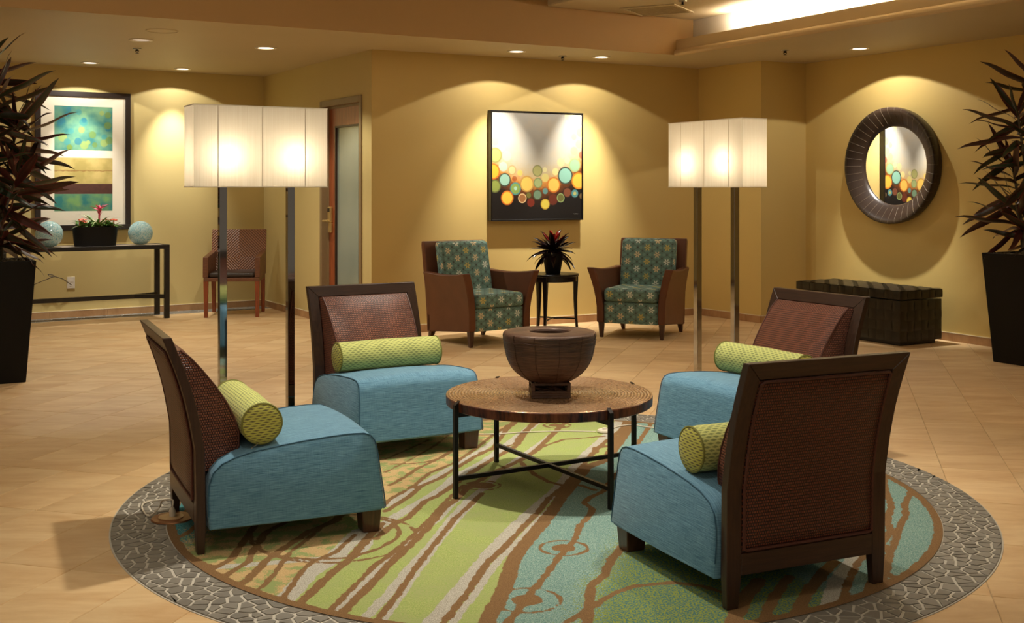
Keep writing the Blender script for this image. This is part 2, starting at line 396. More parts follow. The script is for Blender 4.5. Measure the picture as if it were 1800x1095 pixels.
def mat_leaf():
    t = NT('cordyline_leaf'); r = t.rand(); X = t.xyz(t.tc('UV'))
    e = t.m('ABSOLUTE', t.m('SUBTRACT', X[0], .5)); n = t.noise(t.scale(t.tc('UV'), (14, 1.5, 1)), 2.0, 3)
    body = t.mix(t.mr(t.m('ADD', r, t.m('MULTIPLY', n, .5)), .50, 1.2), srgb(38, 52, 28), srgb(70, 34, 30))
    c = t.mix(t.mr(e, .36, .48), body, srgb(116, 38, 34)); c = t.mix(t.mr(e, .0, .05, .5, 0), c, srgb(110, 48, 40))
    return t.fin(c, .32, spec=.5)
M_leaf = mat_leaf()
M_stem = simple('cane_bark', (92, 80, 54), .8, var=.3, sc=40, bump=.4)
M_moss = simple('spanish_moss', (128, 112, 84), .9, var=.5, sc=60, bump=1.0)
M_bromleaf = simple('bromeliad_leaf', (38, 20, 20), .2, var=.5, sc=14)
M_redleaf = simple('bromeliad_heart', (176, 24, 26), .3, var=.2)
M_pink = simple('pink_bract', (236, 78, 124), .4, var=.2, sc=50)
M_greenleaf = simple('fresh_green_leaf', (104, 150, 62), .4, var=.5, sc=20)
M_paleleaf = simple('variegated_leaf', (204, 216, 160), .4, var=.3, sc=20)
M_orange = simple('orange_petals', (222, 88, 46), .5, var=.25, sc=60)

# ================================================================= THE ROOM
A = (-2.83, 12.98); B = (-1.285, 10.40); Cc = (1.985, 12.10); D = (2.485, 11.35); E = (2.995, 11.60)
W0L = (A[0]-0.836*5.2, A[1]-0.549*5.2); FR = (E[0]+0.484*10.5, E[1]-0.875*10.5)
def wallpt(P, Q, px):      # parameter and point where the sight line of pixel column px meets the wall
    r = (px-900)/F; dx, dy = Q[0]-P[0], Q[1]-P[1]
    t = (r*P[1]-P[0])/(dx-r*dy); return (P[0]+dx*t, P[1]+dy*t)
def outn(P, Q):            # unit normal away from the room
    dx, dy = Q[0]-P[0], Q[1]-P[1]; L = math.hypot(dx, dy); n = (-dy/L, dx/L)
    mx, my = (P[0]+Q[0])/2-0.2, (P[1]+Q[1])/2-5
    return n if n[0]*mx+n[1]*my > 0 else (-n[0], -n[1])
def slab(mb, P, Q, z0, z1, th=.12, off=0.0):
    n = outn(P, Q); p = [(P[0]+n[0]*off, P[1]+n[1]*off), (Q[0]+n[0]*off, Q[1]+n[1]*off), (Q[0]+n[0]*(off+th), Q[1]+n[1]*(off+th)), (P[0]+n[0]*(off+th), P[1]+n[1]*(off+th))]
    return mb.prism(p, z0, z1)
def struct(name, mb, mat, **kw): return tag(mb.build(name, mat, **kw), kind='structure')
struct('wall_left', slab(MB(), W0L, A, 0, ZC+.1), M_wall_l, smooth=0)
# return wall with the door opening
dA = wallpt(A, B, 564.0); dB = wallpt(A, B, 637.0)
mb = MB(); slab(mb, A, dA, 0, ZC+.1, .14); slab(mb, dB, B, 0, ZC+.1, .14); slab(mb, dA, dB, 2.215, ZC+.1, .14)
struct('wall_left_return', mb, M_wall_l, smooth=0)
struct('wall_back', slab(MB(), B, Cc, 0, ZC+.1), M_wall_b, smooth=0)
struct('wall_back_return', slab(MB(), Cc, D, 0, ZC+.1), M_wall_r, smooth=0)
struct('wall_pier', slab(MB(), D, E, 0, ZC+.1), M_wall_b, smooth=0)
struct('wall_right', slab(MB(), E, FR, 0, ZC+.1), M_wall_r, smooth=0)

# baseboards of tile pieces
def baseboard(name, P, Q, step=.61):
    n = outn(P, Q); L = math.hypot(Q[0]-P[0], Q[1]-P[1]); ux, uy = (Q[0]-P[0])/L, (Q[1]-P[1])/L
    bb = slab(MB(), P, Q, .070, .0765, .011, -.011); o = struct(name, bb, M_caulk, smooth=0)
    me = None; k = max(1, round(L/step)); st = L/k
    for i in range(k):
        if me is None:
            m = MB().box(.001, st-.001, -.010, -.0005, 0, .070); q = m.build('tile', M_basetile, o, smooth=0); me = q.data
        else:
            q = bpy.data.objects.new('tile', me); C.objects.link(q); q.parent = o
        # local y axis points out of the room
        sgn = 1 if (ux*n[1]-uy*n[0]) > 0 else -1
        a = math.atan2(uy, ux)
        if sgn > 0: q.location = (P[0]+ux*st*i, P[1]+uy*st*i, .0005); q.rotation_euler = (0, 0, a)
        else: q.location = (P[0]+ux*st*(i+1), P[1]+uy*st*(i+1), .0005); q.rotation_euler = (0, 0, a+PI)
    return o
baseboard('baseboard_left', W0L, A); baseboard('baseboard_left_return', A, dA); baseboard('baseboard_corner', dB, B)
baseboard('baseboard_back', B, Cc); baseboard('baseboard_back_return', Cc, D); baseboard('baseboard_pier', D, E); baseboard('baseboard_right', E, FR)

# ceiling: soffit, fascia, tray
P2 = lambda s, t: (KX+UX*s+VX*t, KY+UY*s+VY*t)
mb = MB()
mb.prism([P2(0,0), P2(0,6), P2(-11,6), P2(-11,0)][::-1], ZC, ZC+.08)
mb.prism([P2(0,-14), P2(6,-14), P2(6,6), P2(0,6)], ZC, ZC+.08)
struct('ceiling', mb, M_ceil, smooth=0)
mb = MB(); mb.prism([P2(-11,-.006), P2(-.0,-.006), P2(.22,.03), P2(.22,.1), P2(-11,.1)], ZC+.0005, 3.45); struct('trim_1', mb, M_fascia, smooth=0)
# tray: recess wall, lower tray panel, high ceiling
mb = MB(); mb.prism([P2(.22,-14), P2(.32,-14), P2(.32,.1), P2(.22,.1)], ZC+.08, 3.45); struct('wall_cove', mb, M_cove, smooth=0)
mb = MB(); mb.prism([P2(-1.455,-14), P2(.22,-14), P2(.22,0), P2(-1.455,0)], 2.962, 3.05); struct('ceiling_tray', mb, M_ceil, smooth=0, bevel=.02)
mb = MB(); mb.prism([P2(-11,-14), P2(.32,-14), P2(.32,.1), P2(-11,.1)], 3.45, 3.52); struct('ceiling_upper', mb, M_ceil, smooth=0)
# cornice on the tray's right ledge: fascia board over a round nosing
prof = [(.24,.08),(.24,.135),(-.012,.145),(-.014,.142),(-.014,.05),(-.03,.042),(-.040,.028),(-.042,.010),(-.034,-.006),(-.02,-.012),(-.004,-.008),(0,.0),(.0,.078)]
ring = lambda t: [(KX+UX*s+VX*t, KY+UY*s+VY*t, ZC+z) for s, z in prof]
struct('trim_2', MB().loft([ring(-14), ring(-.005)]), M_trimwhite, smooth=30)

# ------------------------------------------------------------- floor
TA = math.radians(15.7); e1 = (math.cos(TA), -math.sin(TA)); e2 = (math.sin(TA), math.cos(TA))
RUGC = (.169, 5.02); RIN = 1.620; ROUT = 1.836
fl = MB().box(-10, 10, -1.5, 15, -.08, -.0025); floor = struct('floor', fl, M_grout, smooth=0)
room = [W0L, A, B, Cc, D, E, FR]
def inside(x, y):
    poly = room+[(6, -1.2), (-8, -1.2)]; c = False; j = len(poly)-1
    for i in range(len(poly)):
        (xi, yi), (xj, yj) = poly[i], poly[j]
        if (yi > y) != (yj > y) and x < (xj-xi)*(y-yi)/(yj-yi)+xi: c = not c
        j = i
    return c
def tile_mb(a, b, x0=0, y0=0, ang=0):
    c = .0018; m = [(-a/2,-b/2,-.02),(a/2,-b/2,-.02),(a/2,b/2,-.02),(-a/2,b/2,-.02),(-a/2,-b/2,-c),(a/2,-b/2,-c),(a/2,b/2,-c),(-a/2,b/2,-c),
                    (-a/2+c,-b/2+c,0),(a/2-c,-b/2+c,0),(a/2-c,b/2-c,0),(-a/2+c,b/2-c,0)]
    ca, sa = math.cos(ang), math.sin(ang)
    return [(x0+x*ca-y*sa, y0+x*sa+y*ca, z) for x, y, z in m], [(0,1,5,4),(1,2,6,5),(2,3,7,6),(3,0,4,7),(4,5,9,8),(5,6,10,9),(6,7,11,10),(7,4,8,11),(8,9,10,11)]
tiles = []
for i in range(-34, 34):
    for j in range(-4, 30):
        wc = .20+.31*i+.155; lc = 5.25+.6*j+.3
        x, y = e1[0]*wc+e2[0]*lc, e1[1]*wc+e2[1]*lc
        if y < .6 or not inside(x, y) and not any(inside(x+dx, y+dy) for dx in (-.25, .25) for dy in (-.25, .25)): continue
        if abs(x) > .47*y+2.0: continue
        if math.hypot(x-RUGC[0], y-RUGC[1]) < ROUT-.36: continue
        vis = abs(x) < .45*y+.15 and y > 3.5
        tiles.append((0 if vis else 1, y, x))
tiles.sort()
me = None; rest = MB()
for k, (nv, y, x) in enumerate(tiles):
    if k < 300 and not nv:
        if me is None:
            m = MB(); m.add(*tile_mb(.3075, .5975)); q = m.build('floor_tile', M_tile, floor, smooth=0); me = q.data
        else: q = bpy.data.objects.new('floor_tile', me); C.objects.link(q); q.parent = floor
        q.location = (x, y, 0); q.rotation_euler = (0, 0, -TA)
    else: rest.add(*tile_mb(.3075, .5975, x, y, -TA))
tag(rest.build('floor_tiles_beyond', M_tile, floor, smooth=0), kind='stuff')

# crazy paving: voronoi pieces
def clip(poly, nx, ny, d):      # keep nx*x+ny*y <= d
    out = []
    for i in range(len(poly)):
        p, q = poly[i], poly[(i+1) % len(poly)]; a = nx*p[0]+ny*p[1]-d; b = nx*q[0]+ny*q[1]-d
        if a <= 0: out.append(p)
        if (a < 0 < b) or (b < 0 < a):
            t = a/(a-b); out.append((p[0]+(q[0]-p[0])*t, p[1]+(q[1]-p[1])*t))
    return out
def cells(seeds, gap, ay=1.0):
    S = np.array(seeds); S[:, 1] *= ay; res = []
    for i in range(len(S)):
        d2 = ((S-S[i])**2).sum(1); idx = np.argsort(d2)[1:15]; x0, y0 = S[i]
        poly = [(x0-.2,y0-.2),(x0+.2,y0-.2),(x0+.2,y0+.2),(x0-.2,y0+.2)]
        for j in idx:
            dx, dy = S[j]-S[i]; L = math.hypot(dx, dy)
            if L < 1e-6: continue
            nx, ny = dx/L, dy/L; poly = clip(poly, nx, ny, nx*x0+ny*y0+L/2-gap/2)
            if len(poly) < 3: break
        res.append([(x, y/ay) for x, y in poly] if len(poly) > 2 else None)
    return res
def stone_geo(poly, z0, z1, c=None):
    n = len(poly); cx = sum(p[0] for p in poly)/n; cy = sum(p[1] for p in poly)/n
    o = c or (0, 0); k = .94
    v = [(x-o[0], y-o[1], z0) for x, y in poly]+[(cx+(x-cx)*k-o[0], cy+(y-cy)*k-o[1], z1) for x, y in poly]
    return v, [(i, (i+1) % n, n+(i+1) % n, n+i) for i in range(n)]+[tuple(range(n, 2*n))], (cx, cy)
ringbase = MB()
N = 180; vs_ = []; fs = []
for i in range(N):
    a = 2*PI*i/N; c_, s_ = math.cos(a), math.sin(a)
    for r, z in ((ROUT, -.002), (ROUT, .0022), (RIN-.01, .0022), (RIN-.01, -.002)): vs_.append((RUGC[0]+r*c_, RUGC[1]+r*s_, z))
for i in range(N):
    j = (i+1) % N
    for k in range(4): fs.append((4*i+k, 4*j+k, 4*j+(k+1) % 4, 4*i+(k+1) % 4))
ringbase.add(vs_, fs); ringo = struct('trim_3', ringbase, M_stonegrout, smooth=0)
rnd = random.Random(5); seeds = []
nr = 5
for k in range(nr):
    r = RIN+(ROUT-RIN)*(k+.5)/nr; n = int(2*PI*r/.060)
    for i in range(n): a = 2*PI*(i+.5*(k % 2)+rnd.uniform(-.42, .42))/n; rr = r+rnd.uniform(-.019, .019); seeds.append((RUGC[0]+rr*math.cos(a), RUGC[1]+rr*math.sin(a)))
for a_ in range(260):      # outer and inner guard seeds keep the pieces inside the ring
    a = 2*PI*a_/260
cs = cells(seeds, .0085)
def inring(p):
    r = math.hypot(p[0]-RUGC[0], p[1]-RUGC[1]); q = min(max(r, RIN+.004), ROUT-.006)/r
    return (RUGC[0]+(p[0]-RUGC[0])*q, RUGC[1]+(p[1]-RUGC[1])*q)
st = []
for poly in cs:
    if not poly: continue
    P_ = []
    for i in range(len(poly)):     # subdivide long edges so clamping follows the arc
        p, q = poly[i], poly[(i+1) % len(poly)]; k = max(1, int(math.hypot(q[0]-p[0], q[1]-p[1])/.05))
        P_ += [inring((p[0]+(q[0]-p[0])*t/k, p[1]+(q[1]-p[1])*t/k)) for t in range(k)]
    R_ = []
    for p in P_:
        if not R_ or math.hypot(p[0]-R_[-1][0], p[1]-R_[-1][1]) > .003: R_.append(p)
    if len(R_) < 3: continue
    if abs(sum(R_[i][0]*R_[(i+1) % len(R_)][1]-R_[(i+1) % len(R_)][0]*R_[i][1] for i in range(len(R_))))/2 < 2.5e-4: continue
    cx = sum(p[0] for p in R_)/len(R_); cy = sum(p[1] for p in R_)/len(R_)
    vis = cy > 3.7 and abs(cx) < .45*cy+.02 and not (cy > 5.2 and cx > -1.62 and cx < 1.2)
    st.append((0 if vis else 1, cy, R_))
st.sort(key=lambda s: (s[0], s[1])); rest = MB()
for k, (nv, cy, poly) in enumerate(st):
    zt = .0036+rnd.uniform(0, .0012)
    if k < 300 and not nv:
        v, f, c = stone_geo(poly, .0, zt); m = MB(); m.v = [(x-c[0], y-c[1], z) for x, y, z in v]; m.f = f
        q = m.build('stone', M_stone, ringo, smooth=0); q.location = (c[0], c[1], .001)
    else:
        v, f, c = stone_geo(poly, .001, zt+.001); rest.add(v, f)
tag(rest.build('stones_beyond', M_stone, ringo, smooth=0), kind='stuff')
# strip of the same paving along the left wall
n = outn(W0L, A); L = math.hypot(A[0]-W0L[0], A[1]-W0L[1]); ux, uy = (A[0]-W0L[0])/L, (A[1]-W0L[1])/L
W_ = lambda s, d: (W0L[0]+ux*s-n[0]*d, W0L[1]+uy*s-n[1]*d)
mb = MB().prism([W_(0, .012), W_(L-.02, .012), W_(L-.02, .27), W_(0, .27)], -.002, .0022); strip = struct('trim_4', mb, M_stonegrout, smooth=0)
seeds = []
for i in range(int(L/.08)):
    for k in range(4): seeds.append((i*.08+rnd.uniform(-.03, .03)+.04*(k % 2), .045+k*.062+rnd.uniform(-.016, .016)))
rest = MB()
for poly in cells(seeds, .009):
    if not poly: continue
    poly = [W_(min(max(x, .01), L-.03), min(max(y, .016), .262)) for x, y in poly]; v, f, c = stone_geo(poly, .001, .005); rest.add(v, f)
tag(rest.build('paving_stones', M_stone, strip, smooth=0), kind='stuff')

# ------------------------------------------------------------- rug
def cd(*pts): return [floor_pt(660+x/3.477, 740+y/3.477) for x, y in pts]      # measured on an enlarged crop
def cl(*pts): return [floor_pt(150+x/3.0, 690+y/3.0) for x, y in pts]
def cr_(*pts): return [floor_pt(1200+x/3.0, 690+y/3.0) for x, y in pts]
def pxs(*pts): return [floor_pt(x, y) for x, y in pts]
brown = []; gray = []
def ext(p):      # carry a stripe on past its measured end near the viewer, to the rug's edge
    if p[0][1] < 4.15: dx, dy = p[0][0]-p[1][0], p[0][1]-p[1][1]; L = math.hypot(dx, dy); p = [(p[0][0]+dx/L*.5, p[0][1]+dy/L*.5)]+list(p)
    return p
def br(p, w): p = ext(p); brown.append((p, w*1.3))
def gr(p, w): p = ext(p); gray.append((p, w*1.5))
B2 = cd((700,1200),(760,1090),(800,1000),(840,860),(930,740),(1000,660),(1080,560),(1140,470),(1200,400),(1290,290),(1400,250),(1500,120),(1560,30),(1640,-60))
br(B2, .044)
gr(cd((390,1190),(480,1090),(690,830),(850,660),(960,560),(1100,440),(1180,340),(1290,210),(1370,140),(1480,30),(1540,-60)), .040)
br(cd((460,1190),(540,1090),(680,880),(830,740),(900,660),(1000,560),(1060,480),(1160,400),(1250,300),(1340,190),(1400,140),(1500,60),(1560,-40)), .022)
gr(cd((540,1150),(610,1060),(720,900),(850,760),(960,650),(1080,530),(1150,440),(1220,370)), .020)
B3 = cd((860,1180),(950,1060),(1010,990),(1060,930),(1130,830),(1215,740),(1250,650),(1310,580),(1325,545),(1275,510),(1300,480),(1390,440),(1430,380),(1500,300),(1600,150),(1700,0)); br(B3, .021)
B4 = cd((1300,1180),(1310,1080),(1320,1020),(1400,950),(1440,860),(1490,800),(1560,700),(1640,560),(1760,420),(1900,240)); br(B4, .026)
# left of the green field
gr(cd((-60,1210),(60,1090),(200,920),(330,780),(470,600),(560,500),(660,420),(800,290),(960,180),(1080,90)), .026)
br(cd((30,1200),(130,1080),(260,890),(380,740),(480,610),(560,540),(650,450)), .020)
gr(cd((110,1150),(190,1040),(290,890),(400,740),(500,620),(600,510)), .014)
br(cd((-80,1060),(0,980),(80,890),(200,780),(320,660),(420,540),(500,480),(560,420),(700,330),(880,250),(980,190),(1100,70),(1180,0),(1250,-60)), .026)
gr(cd((-100,1030),(0,940),(130,830),(250,710),(400,590),(440,540),(500,480)), .026)
br(cd((-60,950),(0,890),(150,780),(300,640),(440,490),(540,400)), .018)
gr(cd((60,640),(110,600),(250,520),(400,430),(500,340),(640,270),(760,190),(860,110),(930,60),(1020,-20)), .034)
br(cd((0,730),(100,645),(200,600),(300,500),(390,460),(560,340),(700,250),(860,160),(930,60),(1010,-10)), .024)
br(cd((60,560),(100,535),(200,475),(280,405),(400,355),(500,290),(600,230),(720,170),(800,60),(900,-20)), .022)
gr(cd((60,530),(100,505),(250,410),(400,330),(480,285),(640,190),(700,150),(800,60)), .026)
S4 = cd((-800,1400),(-600,1200),(-400,960),(-200,720),(0,560),(100,480),(240,400),(330,325),(480,265),(600,185),(720,90),(800,40),(860,0),(960,-70)); br(S4[4:], .018)
br(cd((90,400),(180,350),(250,300),(400,230),(480,180),(560,120)), .018); br(cd((90,270),(200,268),(300,260),(400,235),(450,190)), .014)
br(cd((60,240),(200,180),(330,120)), .012); br(cd((60,320),(220,240),(360,160),(450,90)), .012)
gr(cd((760,180),(850,130),(900,80),(990,20)), .022); br(cd((640,200),(760,170),(850,150),(870,110),(930,50),(960,10)), .016)
br(cd((880,250),(930,300),(980,340),(1060,380),(1160,405),(1250,400),(1340,430)), .020)
br(cd((960,190),(1060,150),(1150,120),(1280,110),(1400,100)), .016)
br(cd((1340,200),(1350,170),(1440,160),(1480,100)), .03); gr(cd((1480,80),(1520,20)), .015)
# the field under the left chair
br(cl((600,900),(680,935),(780,880),(800,840),(860,760),(900,700),(960,640)), .022); br(cl((700,1010),(760,960),(860,900),(880,850),(960,740),(1060,690),(1200,600)), .020)
br(cl((780,1040),(850,1000),(960,890),(1060,820),(1180,740),(1300,690),(1420,600)), .026); br(cl((860,1080),(940,1030),(1000,960),(1080,850),(1160,790),(1240,720),(1340,680)), .016)
gr(cl((1000,1150),(1080,1070),(1180,960),(1300,890),(1380,810),(1450,740)), .050); br(cl((1100,1150),(1170,1085),(1300,960),(1380,900),(1470,800),(1560,700)), .028)
br(cl((1040,1100),(1140,950),(1200,900),(1320,850),(1420,760)), .018)
br(cl((860,740),(880,800),(940,850),(1040,878),(1200,888),(1400,880),(1550,830),(1640,780),(1660,740),(1620,690),(1540,670)), .016)
gr(cl((1300,880),(1420,870),(1480,820),(1500,760),(1560,720)), .03)
br(cl((430,790),(520,760),(600,700)), .018); br(cl((440,700),(520,690),(600,650)), .016)
for k in range(7): br(cl((520+95*k, 330+0*k),(430+95*k, 470),(330+95*k, 640)), .012)
# right of the rug
br(cr_((1140,1000),(1070,960),(1090,860),(1050,800),(1100,740),(1080,680),(1100,600),(1070,520),(1060,440)), .024) 
br(cr_((1060,950),(1080,880),(1120,800),(1150,700),(1180,650),(1170,600),(1210,520),(1180,480),(1130,430)), .022)
br(cr_((300,1150),(330,1090),(400,1000)), .04); br(cr_((440,1180),(480,1090),(560,980)), .03); br(cr_((600,1180),(640,1090),(740,960),(800,900)), .035)
gr(cr_((780,1090),(810,1000),(900,890),(960,820)), .035); br(cr_((850,1090),(880,990),(930,900),(960,860)), .022); br(cr_((960,1130),(980,1040),(1010,960)), .02)
br(pxs((1062,1057),(1085,1043),(1117,1033),(1183,1027),(1233,1033),(1290,1050)), .020)
def nodes_(px, py, rb, rr, wr):   # a solid spot inside a ring
    x, y = floor_pt(px, py); brown.append(([(x, y), (x+.001, y)], 2*rb)); return (x, y, rr, wr)
rings = [nodes_(660+1150/3.477, 740+785/3.477, .045, .088, .013), nodes_(660+655/3.477, 740+402/3.477, .055, .078, .012),
         nodes_(660+1110/3.477, 740+32/3.477, .045, .075, .016), nodes_(660+925/3.477, 740+1105/3.477, .05, .11, .013)]
rings.append((*floor_pt(150+1330/3, 690+770/3), .30, .016)); rings.append((*floor_pt(1010, 905), 1.9, .0))
NR, NA = 118, 700
rr_ = np.linspace(0, RIN, NR+1)[1:]; aa = np.arange(NA)*2*PI/NA
R2, A2 = np.meshgrid(rr_, aa, indexing='ij'); X = np.concatenate([[RUGC[0]], (RUGC[0]+R2*np.cos(A2)).ravel()]); Y = np.concatenate([[RUGC[1]], (RUGC[1]+R2*np.sin(A2)).ravel()])
rad = np.hypot(X-RUGC[0], Y-RUGC[1])
def sdf(lines):
    d = np.full(X.shape, 9.0)
    for pts, w in lines:
        for (x0, y0), (x1, y1) in zip(pts, pts[1:]):
            dx, dy = x1-x0, y1-y0; t = np.clip(((X-x0)*dx+(Y-y0)*dy)/(dx*dx+dy*dy+1e-12), 0, 1)
            d = np.minimum(d, np.hypot(X-x0-t*dx, Y-y0-t*dy)-w/2)
    return d
sb = sdf(brown); sg = sdf(gray)
for x, y, r, w_ in rings:
    if w_: sb = np.minimum(sb, np.abs(np.hypot(X-x, Y-y)-r)-w_/2)
sb = np.minimum(sb, RIN-.034-rad)
Wc = X*e1[0]+Y*e1[1]; Lc = X*e2[0]+Y*e2[1]
def side(line):
    wl = sorted((x*e2[0]+y*e2[1], x*e1[0]+y*e1[1]) for x, y in line); return Wc-np.interp(Lc, [a for a, b in wl], [b for a, b in wl])
z_tan = side(S4); z_teal = side(B2); z_y = side(B4)
right2 = X-1.02-.05*np.sin(Y*9)
v = np.stack([X, Y, np.full(X.shape, .006)], 1)
faces = [(0, 1+j, 1+(j+1) % NA) for j in range(NA)]
i0 = np.arange((NR-1)*NA).reshape(NR-1, NA); q = np.stack([i0+1, i0+NA+1, np.roll(i0, -1, 1)+NA+1, np.roll(i0, -1, 1)+1], -1).reshape(-1, 4)
me = bpy.data.meshes.new('round_rug'); me.from_pydata(v.tolist(), [], faces+q.tolist()); rug = bpy.data.objects.new('round_rug', me); C.objects.link(rug)
for nm, arr in (('brown', sb), ('gray', sg), ('ztan', z_tan), ('zteal', z_teal), ('zy', z_y), ('zr', right2), ('wl', Wc+2.36)):
    me.attributes.new(nm, 'FLOAT', 'POINT').data.foreach_set('value', arr.astype(np.float32))
def mat_rug():
    t = NT('patterned_rug'); pos = t.tc('Object'); wob = t.m('MULTIPLY', t.m('SUBTRACT', t.noise(pos, 22, 2), .5), .022); fine = t.m('MULTIPLY', t.m('SUBTRACT', t.noise(pos, 260, 1), .5), .006)
    jit = t.m('ADD', wob, fine)
    st = lambda a, e=.0015, k=1.0: t.mr(t.m('ADD', t.attr(a), t.m('MULTIPLY', jit, k)), -e, e)
    sp = t.noise(pos, 300, 2, .7); sp2 = t.noise(t.scale(pos, (1, 1, 1)), 150, 1, .5); big = t.noise(pos, 7, 3)
    green = t.mix(t.mr(sp, .35, .65), srgb(132, 148, 80), srgb(182, 190, 122)); green = t.mix(t.mr(big, .4, .65), green, srgb(158, 166, 108))
    green = t.mix(t.mr(sp2, .56, .66, 0, .6), green, srgb(134, 164, 80))
    teal = t.mix(t.mr(sp, .40, .60), srgb(72, 112, 110), srgb(172, 192, 176)); teal = t.mix(t.mr(sp2, .45, .62, 0, .6), teal, srgb(96, 140, 134))
    ytl = t.mix(t.mr(sp2, .48, .54), srgb(78, 116, 112), srgb(142, 152, 66))
    patch = t.noise(t.scale(pos, (1, 1, 1)), 13, 2)
    tan = t.mix(t.mr(sp, .4, .62), srgb(178, 150, 104), srgb(200, 172, 124)); tan = t.mix(t.mr(t.m('ADD', patch, t.m('MULTIPLY', sp2, .4)), .70, .74), tan, srgb(140, 152, 96))
    # a sprinkle of teal on the far left of the tan field
    lt = t.mr(t.m('ADD', t.attr('wl'), t.m('MULTIPLY', t.m('SUBTRACT', sp2, .5), .6)), .0, -.02)
    tan = t.mix(lt, tan, t.mix(t.mr(sp, .4, .6), srgb(40, 96, 106), srgb(96, 150, 146)))
    c = t.mix(st('ztan'), tan, green); c = t.mix(st('zteal'), c, teal)
    yz = t.m('MULTIPLY', t.mr(t.m('ADD', t.attr('zy'), t.m('MULTIPLY', t.m('SUBTRACT', sp2, .5), .5)), 0, .02), t.mr(t.attr('zr'), .03, -.03)); c = t.mix(yz, c, ytl)
    gr_ = t.mix(t.mr(sp, .4, .62), srgb(150, 146, 134), srgb(200, 195, 180)); bn = t.mix(t.mr(sp, .35, .65), srgb(112, 86, 58), srgb(142, 110, 74))
    c = t.mix(t.m('SUBTRACT', 1.0, st('gray')), c, gr_); c = t.mix(t.m('SUBTRACT', 1.0, st('brown')), c, bn)
    t.bump(sp, .5, .003)
    return t.fin(c, .95, spec=.08)
me.materials.append(mat_rug())
tag(rug, 'round patterned rug with green, teal and tan wavy stripes set in slate ring', 'rug')

# ------------------------------------------------------------- door
door = empty('door_1', (dA[0], dA[1], 0), math.atan2(dB[1]-dA[1], dB[0]-dA[0])); tag(door, kind='structure'); Wd = math.hypot(dB[0]-dA[0], dB[1]-dA[1])
# local x runs from the hinge-free far side towards the camera, room side is +y or -y
sn = outn(A, B); ang = math.atan2(dB[1]-dA[1], dB[0]-dA[0]); sy = 1 if (-math.sin(ang)*sn[0]+math.cos(ang)*sn[1]) > 0 else -1   # +1: local y is out of the room
mb = MB()
def ybox(m, x0, x1, y0, y1, z0, z1): a, b = sorted((y0*sy, y1*sy)); return m.box(x0, x1, a, b, z0, z1)
for x0, x1 in ((0, .055), (Wd-.055, Wd)): ybox(mb, x0, x1, -.014, .14, 0, 2.215)
ybox(mb, .055, Wd-.055, -.014, .14, 2.155, 2.215)
for x0, x1 in ((.055, .075), (Wd-.075, Wd-.055)): ybox(mb, x0, x1, .05, .14, 0, 2.155)
ybox(mb, .075, Wd-.075, .05, .14, 2.135, 2.155)
mb.build('door_frame', M_frame_metal, door, smooth=0, bevel=.003)
mb = MB(); x0, x1 = .075, Wd-.075
ybox(mb, x0, x0+.155, .06, .10, .01, 2.135); ybox(mb, x1-.13, x1, .06, .10, .01, 2.135); ybox(mb, x0+.155, x1-.13, .06, .10, 1.96, 2.135); ybox(mb, x0+.155, x1-.13, .06, .10, .01, .22)
leaf = mb.build('door_leaf', M_doorwood, door, smooth=0, bevel=.002)
mb = MB()
for a0, a1, b0, b1 in ((x0+.155, x0+.172, .22, 1.96), (x1-.147, x1-.13, .22, 1.96)): ybox(mb, a0, a1, .056, .104, b0, b1)
ybox(mb, x0+.155, x1-.13, .056, .104, 1.943, 1.96); ybox(mb, x0+.155, x1-.13, .056, .104, .22, .237)
mb.build('glazing_bead', M_walnut, leaf, smooth=0)
g = NT('frosted_pane'); nz = g.noise(g.tc('Object'), 1.2, 2)
g.fin(g.mix(nz, srgb(116, 132, 124), srgb(168, 176, 160)), .22, spec=.5)
mb = MB(); ybox(mb, x0+.165, x1-.14, .078, .082, .23, 1.95); mb.build('glass_pane', g.mat, door, smooth=0)
mb = MB(); ybox(mb, x0+.02, x0+.095, .036, .062, .90, 1.0); ybox(mb, x0+.02, x0+.095, .030, .062, 1.0, 1.16); lock = mb.build('door_lock', M_brass, door, smooth=0, bevel=.008)
mb = MB(); mb.tube([(x0+.058, sy*.035, 1.02), (x0+.058, -sy*.03, 1.02), (x0+.075, -sy*.036, 1.02), (x0+.20, -sy*.036, 1.02)], .011, 8); mb.build('lever_handle', M_brass, lock)
mb = MB(); ybox(mb, x0+.035, x0+.080, .026, .031, 1.11, 1.145); mb.build('card_reader', M_black, lock, smooth=0)

# ------------------------------------------------------------- ceiling fixtures
def downlight(px, py, label, lens, r=.085, group=None):
    x, y = ceil_pt(px, py); o = empty('recessed_downlight', (x, y, ZC)); tag(o, label, 'ceiling light', group)
    MB().lathe([(r*.74, 0), (r*.76, -.006), (r, -.008), (r+.004, -.003), (r+.004, -.0002)], 36).build('trim_ring', M_white, o)
    MB().lathe([(0, -.0015), (r*.74, -.0015), (r*.74, -.0005)], 28).build('lens', lens, o)
    return x, y
def sprinkler(px, py, label):
    x, y = ceil_pt(px, py); o = empty('fire_sprinkler', (x, y, ZC)); tag(o, label, 'sprinkler')
    MB().lathe([(0, -.0005), (.038, -.0005), (.036, -.008), (.014, -.010), (0, -.010)], 20).build('escutcheon', M_steel, o)
    m = MB(); m.lathe([(0, -.010), (.009, -.010), (.009, -.026), (0, -.026)], 10); m.tube([(-.012, 0, -.012), (-.014, 0, -.03), (0, 0, -.042), (.014, 0, -.03), (.012, 0, -.012)], .0028, 6)
    m.build('frame', M_blackmetal, o); MB().lathe([(0, -.043), (.017, -.043), (.017, -.045), (0, -.045)], 12).build('deflector', M_blackmetal, o)
